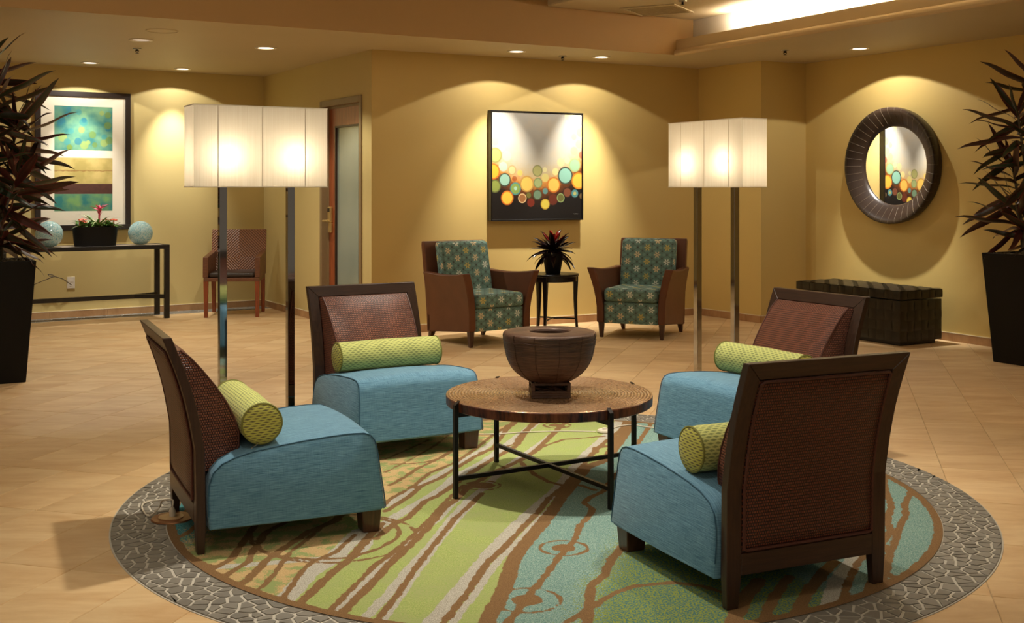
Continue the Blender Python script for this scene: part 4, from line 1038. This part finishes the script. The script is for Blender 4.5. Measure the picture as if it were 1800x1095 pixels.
# bromeliad on the side table
br_ = empty('potted_bromeliad', (.379, 10.53, .5565)); tag(br_, 'dark burgundy bromeliad with red heart in black pot, on the side table', 'potted plant')
MB().lathe([(.001, 0), (.064, 0), (.068, .004), (.100, .185), (.100, .192), (.092, .192), (.088, .17), (.001, .165)], 36).build('pot', M_planter, br_, smooth=40)
BL = [leaf_mesh('leaf', .235, .058, M_bromleaf, c, .22) for c in (.12, .4, .75)]; RL_ = leaf_mesh('red_leaf', .17, .046, M_redleaf, .1, .3)
rn = random.Random(4)
for i in range(38):
    f = i/38; el = -.15+1.05*f+rn.uniform(-.12, .12); put_leaf(BL[2 if f < .25 else (1 if f < .5 else 0)], br_, (0, 0, .19+.03*f), i*2.4+rn.uniform(-.2, .2), el, rn.uniform(-.4, .4), rn.uniform(.85, 1.1))
for i in range(9): tag(put_leaf(RL_, br_, (0, 0, .255), i*2.4, .75+.06*i, 0, 1.0, 'red_leaf'), 'glossy red inner leaf')

# ------------------------------------------------------------- console table and what stands on it
fx, fy = floor_pt(298.5, 559); du = math.atan2(.549, .836)
con = empty('console_table', (fx, fy, 0), du); tag(con, 'long black console table with forked stretcher against the left wall', 'console table')
LC, DC = 1.62, .40        # local x negative to the left, local y to the wall; origin at the front right leg's outer corner
def lb(x0, x1, y0, y1, z0, z1): return MB().box(x0, x1, y0, y1, z0, z1)
for x in (-.05, -LC):
    for y in (0, DC-.05): lb(x, x+.05, y, y+.05, 0, .72).build('leg', M_black, con, smooth=0, bevel=.002)
m = MB(); m.box(-LC, 0, 0, .035, .72, .762); m.box(-LC, 0, DC-.035, DC, .72, .762); m.box(-LC, -LC+.035, .035, DC-.035, .72, .762); m.box(-.035, 0, .035, DC-.035, .72, .762); m.build('top_frame', M_black, con, smooth=0, bevel=.002)
topm = simple('honed_stone_top', (172, 156, 138), .35, var=.06, sc=6)
lb(-LC+.036, -.036, .036, DC-.036, .735, .757).build('top_panel', topm, con, smooth=0)
ym = DC/2; m = MB(); m.beam((-LC+.30, ym, .225), (-.30, ym, .225), .045, .042); m.build('stretcher', M_black, con, smooth=0)
for xa, xb in ((-.30, -.025), (-LC+.30, -LC+.025)):
    for y in (.025, DC-.025): MB().beam((xa+.012*(1 if xb > xa else -1)*-1, ym, .2252), (xb, y, .2252), .04, .0415).build('stretcher_fork', M_black, con, smooth=0)
def on_con(px, yl):       # local x on the console where pixel column px falls at local depth yl
    ca, sa = math.cos(du), math.sin(du); r = (px-900)/F; ox, oy = fx-sa*yl, fy+ca*yl; return (r*oy-ox)/(ca-r*sa)
def con_w(x, y, z): ca, sa = math.cos(du), math.sin(du); return (fx+ca*x-sa*y, fy+sa*x+ca*y, z)
for px, r, lab in ((86.5, .131, 'aqua crackled glass globe half behind the tall plant leaves, on the console'), (247, .124, 'aqua crackled glass globe at the free end of the console, right of the flower box')):
    g = empty('glass_globe', con_w(on_con(px, .2), .2, .7625)); tag(g, lab, 'glass globe', 'aqua crackled glass globes'); 
    a0 = -PI/2+.32; MB().lathe([(max(.0005, r*math.cos(a)), r*math.sin(a)-r*math.sin(a0)) for a in np.linspace(a0, PI/2, 26)], 48).build('globe', M_globe, g, smooth=60)
ct = empty('candle_dish', con_w(on_con(50, .16), .16, .7575)); tag(ct, 'pale little dish behind the leaves at the hidden end of the console', 'dish')
MB().lathe([(.001, 0), (.05, 0), (.07, .03), (.066, .03), (.045, .008), (.001, .008)], 24).build('dish', M_white, ct); MB().lathe([(.001, .0085), (.03, .0085), (.03, .05), (.001, .052)], 20).build('candle', M_white, ct)
px0 = on_con(167.5, .2); fp = empty('flower_box', con_w(px0, .2, .7575), du); tag(fp, 'dark oval flower box with pink bromeliad and orange flowers, between the two globes', 'planter')
m = MB(); m.lathe([(.001, 0), (.205, 0), (.225, .195), (.215, .195), (.205, .17), (.001, .165)], 48, sx=1, sy=.40); m.build('box', M_planter, fp, smooth=40)
m = MB()
for i in range(120):
    a = rn.uniform(0, 6.28); q = rn.uniform(0, .19); cx_, cy_ = q*math.cos(a), q*.38*math.sin(a); m.tube([(cx_+rn.uniform(-.02, .02), cy_+rn.uniform(-.02, .02), .172+rn.uniform(0, .03)) for _ in range(3)], .003, 4)
tag(m.build('moss', M_moss, fp), kind='stuff')
GLf = [leaf_mesh('leaf', .24, .034, M_greenleaf, c, .3) for c in (.35, .8)]; PLf = leaf_mesh('leaf', .26, .018, M_paleleaf, .8, .3); SL = leaf_mesh('leaf', .07, .034, M_greenleaf, .3, .2); BR = leaf_mesh('bract', .10, .022, M_pink, .3, .3)
for i in range(16): put_leaf(GLf[i % 2], fp, (0.02, 0, .18), i*2.4, .35+.05*i, 0, rn.uniform(.7, 1.05))
for i in range(12): put_leaf(PLf, fp, (.03, 0, .19), i*2.4+1, .5+.05*i, 0, rn.uniform(.8, 1.15))
MB().tube([(.035, 0, .18), (.038, 0, .28), (.042, 0, .385)], .010, 8).build('flower_stalk', M_pink, fp)
for i in range(22): put_leaf(BR, fp, (.041, 0, .29+.0045*i), i*2.4, .55 if i > 13 else 1.3, 0, .7+.02*i, 'bract')
for cx0 in (-.12, .13):
    for i in range(34): put_leaf(SL, fp, (cx0+rn.uniform(-.06, .06), rn.uniform(-.05, .05), .185+rn.uniform(0, .03)), rn.uniform(0, 6.28), rn.uniform(.1, 1.2), 0, rn.uniform(.8, 1.3))
    for j in range(4):
        m = MB(); hx, hy, hz = cx0+rn.uniform(-.06, .06), rn.uniform(-.045, .045), .245+rn.uniform(0, .035)
        for i in range(16):
            a = rn.uniform(0, 6.28); q = rn.uniform(0, .036); b = (hx+q*math.cos(a), hy+q*math.sin(a), hz-q*.3); m.lathe([(.001, -.006), (.010, 0), (.001, .007)], 6, b)
        m.tube([(hx, hy, .18), (hx, hy, hz)], .003, 5); tag(m.build('flower_head', M_orange, fp), 'orange flower cluster')

# ------------------------------------------------------------- picture on the left wall
M_darkframe = simple('espresso_frame', (40, 28, 22), .4, var=.15)
def art_striped():
    t = NT('striped_watercolour_print'); X = t.xyz(t.tc('UV')); u, v = X[0], X[1]      # metres from the sheet's lower left corner
    wv = t.tc('UV'); n = t.noise(wv, 6, 4); n2 = t.noise(wv, 22, 3)
    mat_c = srgb(238, 228, 206)
    teal = t.mix(t.mr(n, .35, .65), srgb(50, 124, 122), srgb(120, 168, 128))
    rn = random.Random(8)
    for i in range(26):
        cx, cy, r = rn.uniform(.16, .74), rn.uniform(.83, 1.26), rn.uniform(.025, .052)
        d = t.vm('LENGTH', t.vm('SUBTRACT', wv, (cx, cy, 0)), out=1); col = [srgb(34, 118, 138), srgb(108, 138, 60), srgb(60, 142, 140), srgb(150, 170, 90)][i % 4]
        teal = t.mix(t.mr(d, r*.8, r, .8, 0), teal, col)
    tan = t.mix(t.mr(n, .4, .62), srgb(176, 158, 88), srgb(204, 182, 112)); ln = t.m('ABSOLUTE', t.m('SUBTRACT', t.m('ADD', v, t.m('MULTIPLY', n2, .03)), .60)); tan = t.mix(t.mr(ln, .0, .008, .9, 0), tan, srgb(140, 88, 40))
    brown_ = t.mix(n2, srgb(58, 30, 24), srgb(92, 50, 36)); g2 = t.mix(t.mr(n, .38, .62), srgb(40, 120, 116), srgb(116, 160, 96))
    def band(c, col, a, b): return t.mix(t.m('MULTIPLY', t.mr(v, a-.001, a+.001), t.mr(v, b+.001, b-.001)), c, col)
    c = band(mat_c, g2, .15, .335); c = band(c, brown_, .335, .445); c = band(c, tan, .445, .725); c = band(c, teal, .805, 1.28)
    inx = t.m('MULTIPLY', t.mr(u, .139, .141), t.mr(u, .761, .759)); c = t.mix(inx, mat_c, c)
    return t.fin(c, .6, Coat_Weight=.0)
def local_uv(o, x0, z0):
    ul = o.data.uv_layers[0]
    for lp in o.data.loops: co = o.data.vertices[lp.vertex_index].co; ul.data[lp.index].uv = (co.x-x0, co.z-z0)
def on_wall(name, P, Q, pxl, pxr, off):     # empty on a wall whose local x runs to the picture's right and local -y into the room
    a = wallpt((P[0]-outn(P, Q)[0]*off, P[1]-outn(P, Q)[1]*off), (Q[0]-outn(P, Q)[0]*off, Q[1]-outn(P, Q)[1]*off), pxl)
    b = wallpt((P[0]-outn(P, Q)[0]*off, P[1]-outn(P, Q)[1]*off), (Q[0]-outn(P, Q)[0]*off, Q[1]-outn(P, Q)[1]*off), pxr)
    return empty(name, (a[0], a[1], 0), math.atan2(b[1]-a[1], b[0]-a[0])), math.hypot(b[0]-a[0], b[1]-a[1]), a, b
pic, PW, pa, pb = on_wall('framed_print', W0L, A, 62, 230, .035); tag(pic, 'tall framed watercolour print with teal, tan and brown bands above the console', 'picture')
z0 = H-(403-330)/F*pb[1]; z1 = H+(330-165)/F*pb[1]; fw = .055
m = MB(); m.box(0, PW, 0, .034, z0, z0+fw); m.box(0, PW, 0, .034, z1-fw, z1); m.box(0, fw, 0, .034, z0+fw, z1-fw); m.box(PW-fw, PW, 0, .034, z0+fw, z1-fw); m.build('frame', M_darkframe, pic, smooth=0, bevel=.003)
sh = MB().box(fw, PW-fw, .016, .032, z0+fw, z1-fw).build('print_sheet', art_striped(), pic, smooth=0)
ul = sh.data.uv_layers[0]; sw, shh = PW-2*fw, z1-z0-2*fw
for lp in sh.data.loops: co = sh.data.vertices[lp.vertex_index].co; ul.data[lp.index].uv = ((co.x-fw)/sw*.90, (co.z-z0-fw)/shh*1.38)
gl = bpy.data.materials.new('picture_glass'); gl.use_nodes = True; nt = gl.node_tree; nt.nodes.remove(nt.nodes['Principled BSDF']); tp = nt.nodes.new('ShaderNodeBsdfTransparent'); gs = nt.nodes.new('ShaderNodeBsdfGlossy'); gs.inputs['Roughness'].default_value = .02; fr = nt.nodes.new('ShaderNodeValue'); fr.outputs[0].default_value = .045; mx = nt.nodes.new('ShaderNodeMixShader'); nt.links.new(fr.outputs[0], mx.inputs[0]); nt.links.new(tp.outputs[0], mx.inputs[1]); nt.links.new(gs.outputs[0], mx.inputs[2]); nt.links.new(mx.outputs[0], nt.nodes['Material Output'].inputs[0])
MB().add([(fw, .011, z0+fw), (PW-fw, .011, z0+fw), (PW-fw, .011, z1-fw), (fw, .011, z1-fw)], [(0, 1, 2, 3)]).build('glass', gl, pic, smooth=0, recalc=False)

# ------------------------------------------------------------- bubble painting on the back wall
CIR = [(120,285,25,(222,206,130),0,0),(175,338,20,(226,214,160),0,0),(205,395,30,(232,204,160),0,0),(178,475,28,(150,190,176),(170,170,130),0),(243,502,25,(196,180,126),(170,140,90),1),(300,523,18,(226,184,84),0,0),(565,515,22,(230,202,132),0,0),
 (605,445,26,(196,190,134),0,0),(655,430,20,(222,212,150),0,0),(708,360,26,(204,198,120),0,0),(707,253,20,(220,208,112),0,0),(748,308,27,(222,210,120),0,0),(758,220,30,(206,192,98),0,0),(675,90,36,(200,196,140),0,0),(485,500,15,(212,204,142),0,0),(488,560,25,(202,192,110),0,0),
 (122,390,40,(156,168,96),(140,134,72),1),(105,510,42,(232,164,48),(196,104,34),1),(190,573,36,(142,180,158),(58,70,56),1),(260,565,16,(140,66,34),0,0),(120,620,34,(130,140,66),(96,100,52),1),(268,640,33,(128,150,66),(66,132,128),1),(268,638,11,(166,206,190),0,0),(208,708,38,(216,186,66),(204,108,34),1),
 (318,712,25,(140,86,44),(214,180,130),1),(365,690,17,(110,104,50),(70,66,36),1),(381,745,25,(130,46,28),0,0),(280,770,20,(26,24,20),0,0),(352,605,43,(222,182,88),(178,138,70),1),(430,508,31,(158,154,96),(120,120,74),1),(434,598,27,(150,160,106),(112,128,84),1),(430,687,28,(104,130,104),(72,70,48),1),
 (488,660,18,(84,146,142),0,0),(488,758,28,(204,184,74),(184,148,50),1),(548,725,32,(112,48,30),0,0),(552,614,42,(222,184,86),(190,108,38),1),(605,712,24,(96,92,46),(140,160,100),1),(640,545,48,(136,184,164),(60,66,52),1),(655,672,28,(122,70,46),(60,36,28),1),(713,680,24,(90,150,150),0,0),(713,680,11,(190,178,84),0,0),
 (712,467,37,(144,176,140),(150,166,110),1),(742,585,45,(224,178,66),(206,128,40),1),(770,390,24,(168,58,34),0,0),(768,700,18,(120,96,60),0,0)]
def art_bubbles(S):
    t = NT('bubble_canvas'); uvv = t.tc('UV'); X = t.xyz(uvv); u, v = X[0], X[1]; n = t.noise(uvv, 5, 3); n2 = t.noise(uvv, 30, 4)
    du_ = t.m('SUBTRACT', u, S*.48); h = t.m('SUBTRACT', t.m('SUBTRACT', v, .12), t.m('MULTIPLY', t.m('MULTIPLY', du_, du_), .75)); h = t.m('ADD', h, t.m('MULTIPLY', t.m('SUBTRACT', n2, .5), .10))
    c = t.ramp(t.mr(h, 0, .60), [(0, srgb(24, 19, 16)), (.10, srgb(44, 28, 18)), (.26, srgb(112, 60, 26)), (.38, srgb(196, 132, 62)), (.50, srgb(182, 160, 118)), (.72, srgb(176, 168, 150)), (1, srgb(170, 166, 156))])
    c = t.mix(t.mr(n, .5, .72, 0, .35), c, t.mix(t.mr(h, .3, .5), c, srgb(196, 172, 136)))
    for cx, cy, r, col, rc, ring in CIR:
        top = 65+20*(cx-98)/670; x = (cx-98)/670*S; y = (870-cy)/(870-top)*S; R_ = r*S/670*1.12
        d = t.vm('LENGTH', t.vm('SUBTRACT', uvv, (x, y, 0)), out=1)
        if ring: c = t.mix(t.mr(d, R_*1.0, R_*1.06+.004, 1, 0), c, srgb(*rc)); c = t.mix(t.mr(d, R_*.84, R_*.90, .92, 0), c, srgb(*col))
        else: c = t.mix(t.mr(d, R_*.85, R_*1.05, .72, 0), c, srgb(*col))
    # tiny scrawl in the lower right corner
    return t.fin(c, .5, spec=.35)
pt, PW, pa, pb = on_wall('bubble_painting', B, Cc, 863, 1025.5, .072); tag(pt, 'square abstract painting of coloured bubbles rising from black, between the armchairs', 'painting')
z0, z1 = 1.029, 2.094; fw = .014
m = MB()
for a0, a1, b0, b1 in ((0, PW, z0, z0+fw), (0, PW, z1-fw, z1), (0, fw, z0+fw, z1-fw), (PW-fw, PW, z0+fw, z1-fw)): m.box(a0, a1, 0, .070, b0, b1)
m.build('frame', M_black, pt, smooth=0, bevel=.0015, seg=1)
S_ = 1.04; cv = MB().box(fw+.003, PW-fw-.003, .006, .04, z0+fw+.003, z1-fw-.003).build('canvas', art_bubbles(S_), pt, smooth=0); ul = cv.data.uv_layers[0]
for lp in cv.data.loops: co = cv.data.vertices[lp.vertex_index].co; ul.data[lp.index].uv = ((co.x-fw)/(PW-2*fw)*S_, (co.z-z0-fw)/(z1-z0-2*fw)*S_)
m = MB(); sx0 = PW-.115
m.tube([(sx0+i*.006, .0052, z0+.062+.004*math.sin(i*2.1)) for i in range(10)], .0008, 4); m.build('signature', M_stonegrout, pt)

# ------------------------------------------------------------- round mirror
mw = wallpt(E, FR, 1576); nR = nWR; mir = empty('round_mirror', (mw[0]-nR[0]*.002, mw[1]-nR[1]*.002, 1.555)); tag(mir, 'big round mirror in deep stitched dark leather frame, above the woven trunk', 'mirror')
dR = Vector((-nR[0], -nR[1], 0)); mir.rotation_euler = dR.to_track_quat('Z', 'Y').to_euler()
MR = [(.52, 0), (.532, .02), (.540, .07), (.540, .108), (.534, .117), (.524, .119), (.50, .112), (.46, .088), (.42, .063), (.39, .042), (.372, .027), (.366, .014), (.366, .004)]
MB().lathe(MR, 96).build('frame', mat_leather('mirror_frame_leather', (32, 23, 18), (52, 38, 29), .3), mir, smooth=40)
MB().lathe([(.001, .004), (.372, .004), (.372, .010), (.364, .0145), (.001, .0145)], 96).build('mirror_glass', M_mirror, mir, smooth=20)
M_stitch = simple('stitch_thread', (120, 104, 84), .6)
for k in range(40):
    a = 2*PI*k/40; MB().tube([((r+.0004)*math.cos(a), (r+.0004)*math.sin(a), z+.0008) for r, z in MR[2:10]], .0011, 4).build('stitch_line', M_stitch, mir)

# ------------------------------------------------------------- woven leather trunk
nx_, ny_ = -nR[0], -nR[1]; tx0, ty0 = floor_pt(1582.6, 610); ta = math.atan2(-.875, .484)
LT, DT = 1.27, .53
# local x runs along the wall towards the viewer, local y away from the wall... origin at the near front corner
tr = empty('storage_trunk', (tx0, ty0, 0), ta+PI); tag(tr, 'black woven leather storage trunk with lid, under the round mirror', 'trunk')
# local +x goes away from the viewer, local -y towards the room
body = MB().box(.012, LT-.012, -DT+.012, -.012, .035, .385).build('body', M_blkleather, tr, smooth=0); MB().box(.05, LT-.05, -DT+.05, -.05, 0, .035).build('plinth', M_black, tr, smooth=0)
lid = MB().box(.006, LT-.006, -DT+.006, -.006, .395, .472).build('lid', M_blkleather, tr, smooth=0, bevel=.015, seg=3)
def patch_mesh(w_, h_, th):      # puffed strap crossing, lying in the local xy plane
    m = MB(); g = 5; vs_ = []
    for i in range(g):
        for j in range(g):
            x, y = (i/(g-1)-.5)*w_, (j/(g-1)-.5)*h_; k = (1-abs(2*i/(g-1)-1)**3); vs_.append((x, y, -.0025+th*k))
    fs = [(i*g+j, (i+1)*g+j, (i+1)*g+j+1, i*g+j+1) for i in range(g-1) for j in range(g-1)]
    me = bpy.data.meshes.new('strap'); me.from_pydata(vs_, [], fs); me.materials.append(M_blkleather); me.polygons.foreach_set('use_smooth', [True]*len(me.polygons)); return me
def patches(parent, org, du3, dv3, nu, nv, lu, lv):
    du3 = Vector(du3); dv3 = Vector(dv3); nn = du3.cross(dv3); cu, cv_ = lu/nu, lv/nv
    mA = patch_mesh(cu*.97, cv_*.97, .0036); mB_ = patch_mesh(cv_*.97, cu*.97, .0036)
    for i in range(nu):
        for j in range(nv):
            alt = (i+j) % 2; o = bpy.data.objects.new('strap', mB_ if alt else mA); C.objects.link(o); o.parent = parent
            p = Vector(org)+du3*(cu*(i+.5))+dv3*(cv_*(j+.5))+nn*.0022
            ax = (dv3, -du3) if alt else (du3, dv3); Mx = Matrix((ax[0], ax[1], nn)).transposed().to_4x4(); o.location = p; o.rotation_euler = Mx.to_euler()
ys_ = -1
# front face looks along local +y or -y depending on the room side
front_y = -.012 
patches(body, (LT-.012, -.012, .035), (-1, 0, 0), (0, 0, 1), 14, 4, LT-.024, .35)
patches(body, (.012, -.012, .035), (0, -1, 0), (0, 0, 1), 6, 4, DT-.024, .35)
patches(lid, (.006, -.006, .472), (0, -1, 0), (1, 0, 0), 6, 14, DT-.012, LT-.012)
patches(lid, (LT-.006, -.006, .398), (-1, 0, 0), (0, 0, 1), 14, 1, LT-.012, .072)
patches(lid, (.006, -.006, .398), (0, -1, 0), (0, 0, 1), 6, 1, DT-.012, .072)

# ------------------------------------------------------------- rattan armchair in the corner
wc = empty('rattan_armchair', (-2.945, 12.095, 0), math.radians(-84)); tag(wc, 'brown rattan armchair with dark seat pad in the corner beside the door wall', 'armchair')
# local x forward
for sx, sy_ in ((1, 1), (1, -1), (-1, 1), (-1, -1)):
    x, y = (.245 if sx > 0 else -.26), sy_*.262; zt = .385; dx = 0 if sx > 0 else -.035
    MB().hexa([(x-.018+dx, y-.018, 0), (x+.018+dx, y-.018, 0), (x+.018+dx, y+.018, 0), (x-.018+dx, y+.018, 0)], [(x-.024, y-.024, zt), (x+.024, y-.024, zt), (x+.024, y+.024, zt), (x-.024, y+.024, zt)]).build('leg', M_redwood, wc, smooth=0, bevel=.004)
MB().box(-.28, .272, -.285, .285, .375, .415).build('seat_frame', M_rattan_arm, wc, smooth=0, bevel=.006)
for s in (-1, 1):
    a = [(-.30, s*.238, .416), (.272, s*.238, .416), (.272, s*.292, .416), (-.30, s*.292, .416)]; b = [(-.32, s*.238, .672), (.262, s*.238, .628), (.262, s*.292, .628), (-.32, s*.292, .672)]
    MB().hexa(a, b).build('arm', M_rattan_arm, wc, smooth=0, bevel=.006)
a = [(-.30, -.290, .416), (-.262, -.290, .416), (-.262, .290, .416), (-.30, .290, .416)]; b = [(-.385, -.290, .895), (-.352, -.290, .895), (-.352, .290, .895), (-.385, .290, .895)]
MB().hexa(a, b).build('backrest', M_rattan, wc, smooth=0, bevel=.006)
rbox('seat_pad', M_seatleather, wc, -.255, .262, -.232, .232, .416, .466, .02)

# ------------------------------------------------------------- outlet, cords, floor box
ow, OW, oa, ob = on_wall('wall_outlet', W0L, A, 118, 131.5, .007); tag(ow, 'white wall outlet under the console with a dark cord plugged in', 'outlet')
zo = H-(497-330)/F*oa[1]; MB().box(0, .078, 0, .006, zo-.06, zo+.06).build('cover_plate', M_white, ow, smooth=0, bevel=.002)
for dz in (-.022, .022):
    MB().box(.024, .054, -.0015, .0, zo+dz-.014, zo+dz+.014).build('socket', M_shadetrim, ow, smooth=0)
M_dkcord = simple('brown_cord', (88, 72, 50), .6)
p0 = Vector((oa[0], oa[1], 0)); ux_, uy_ = math.cos(ow.rotation_euler[2]), math.sin(ow.rotation_euler[2]); base = Vector((oa[0]+ux_*.04-uy_*-.02, oa[1]+uy_*.04-ux_*.02, zo-.022))
def wv(px, py, dep): return Vector(((px-900)/F*dep, dep, H-(py-330)/F*dep))
dpt = oa[1]-.05; cord = MB().tube([base, wv(110, 490, dpt-.02), wv(98, 486.5, dpt-.05), wv(92, 483, dpt-.08), wv(84, 482, dpt-.10), wv(88, 486, dpt-.12), wv(97, 486, dpt-.10), wv(92, 487, dpt-.14), wv(60, 500, dpt-.2), wv(45, 560, dpt-.2)], .0045, 6).build('power_cord', M_dkcord); tag(cord, 'thin brown cord looping from the wall outlet under the console', 'cord')
def cordline(pts, r=.0035, z=.010): return [(*floor_pt(px, py), z) for px, py in pts]
def smoothp(pts, k=5):
    P_ = [Vector(p) for p in pts]; out = []
    for i in range(len(P_)-1):
        a, b, c, d = P_[max(0, i-1)], P_[i], P_[i+1], P_[min(len(P_)-1, i+2)]
        for j in range(k):
            t = j/k; out.append(.5*((2*b)+(c-a)*t+(2*a-5*b+4*c-d)*t*t+(3*b-a-3*c+d)*t**3))
    return out+[P_[-1]]
c1 = MB().tube(smoothp(cordline([(650, 775), (730, 767), (800, 767), (870, 766), (920, 763), (990, 761), (1048, 762)])), .0038, 6).build('lamp_cord', M_cord); tag(c1, 'white cord crossing the rug under the coffee table to the round foot switch', 'cord')
c2 = MB().tube(smoothp(cordline([(1072, 757), (1095, 751), (1115, 750), (1140, 754), (1180, 757), (1230, 748)])), .0038, 6).build('lamp_cord', M_cord); tag(c2, 'white cord running from the round foot switch under the right chair', 'cord')
x, y = floor_pt(1063, 762); fsw = empty('foot_switch', (x, y, .0068)); tag(fsw, 'round white foot switch on the rug behind the coffee table leg', 'foot switch')
MB().lathe([(.001, 0), (.040, 0), (.043, .006), (.040, .014), (.030, .018), (.001, .019)], 28).build('housing', M_cord, fsw); MB().lathe([(.001, .0192), (.014, .0192), (.013, .024), (.001, .025)], 18).build('button', M_white, fsw)
x, y = floor_pt(303, 914); fb = empty('floor_box', (x, y, .0068), .2); tag(fb, 'oval brass floor outlet behind the left foreground chair with a plug in it', 'floor outlet')
MB().lathe([(.001, 0), (.085, 0), (.082, .005), (.045, .006), (.001, .006)], 36, sx=1, sy=1).build('cover_plate', simple('bronze_plate', (150, 100, 60), .4, .5), fb); MB().lathe([(.022, .0062), (.050, .0062), (.050, .009), (.022, .009)], 28, c=(-.005, 0, 0)).build('socket_ring', simple('tan_ring', (196, 158, 110), .4), fb)
plg = MB(); plg.lathe([(.001, .0092), (.012, .0092), (.013, .03), (.007, .045), (.001, .046)], 14); plg.build('plug', M_cord, fb)
c3 = MB().tube(smoothp([(x, y, .052), (x-.005, y+.02, .075), (x-.05, y+.03, .07), (*floor_pt(280, 905), .03), (*floor_pt(262, 911), .010), (*floor_pt(252, 903), .012), (*floor_pt(250, 893), .012), (*floor_pt(262, 886), .012), (*floor_pt(292, 882), .012), (*floor_pt(330, 876), .014)]), .0038, 6).build('lamp_cord', M_cord); tag(c3, 'pale cord looping over the slate ring behind the left foreground chair', 'cord')
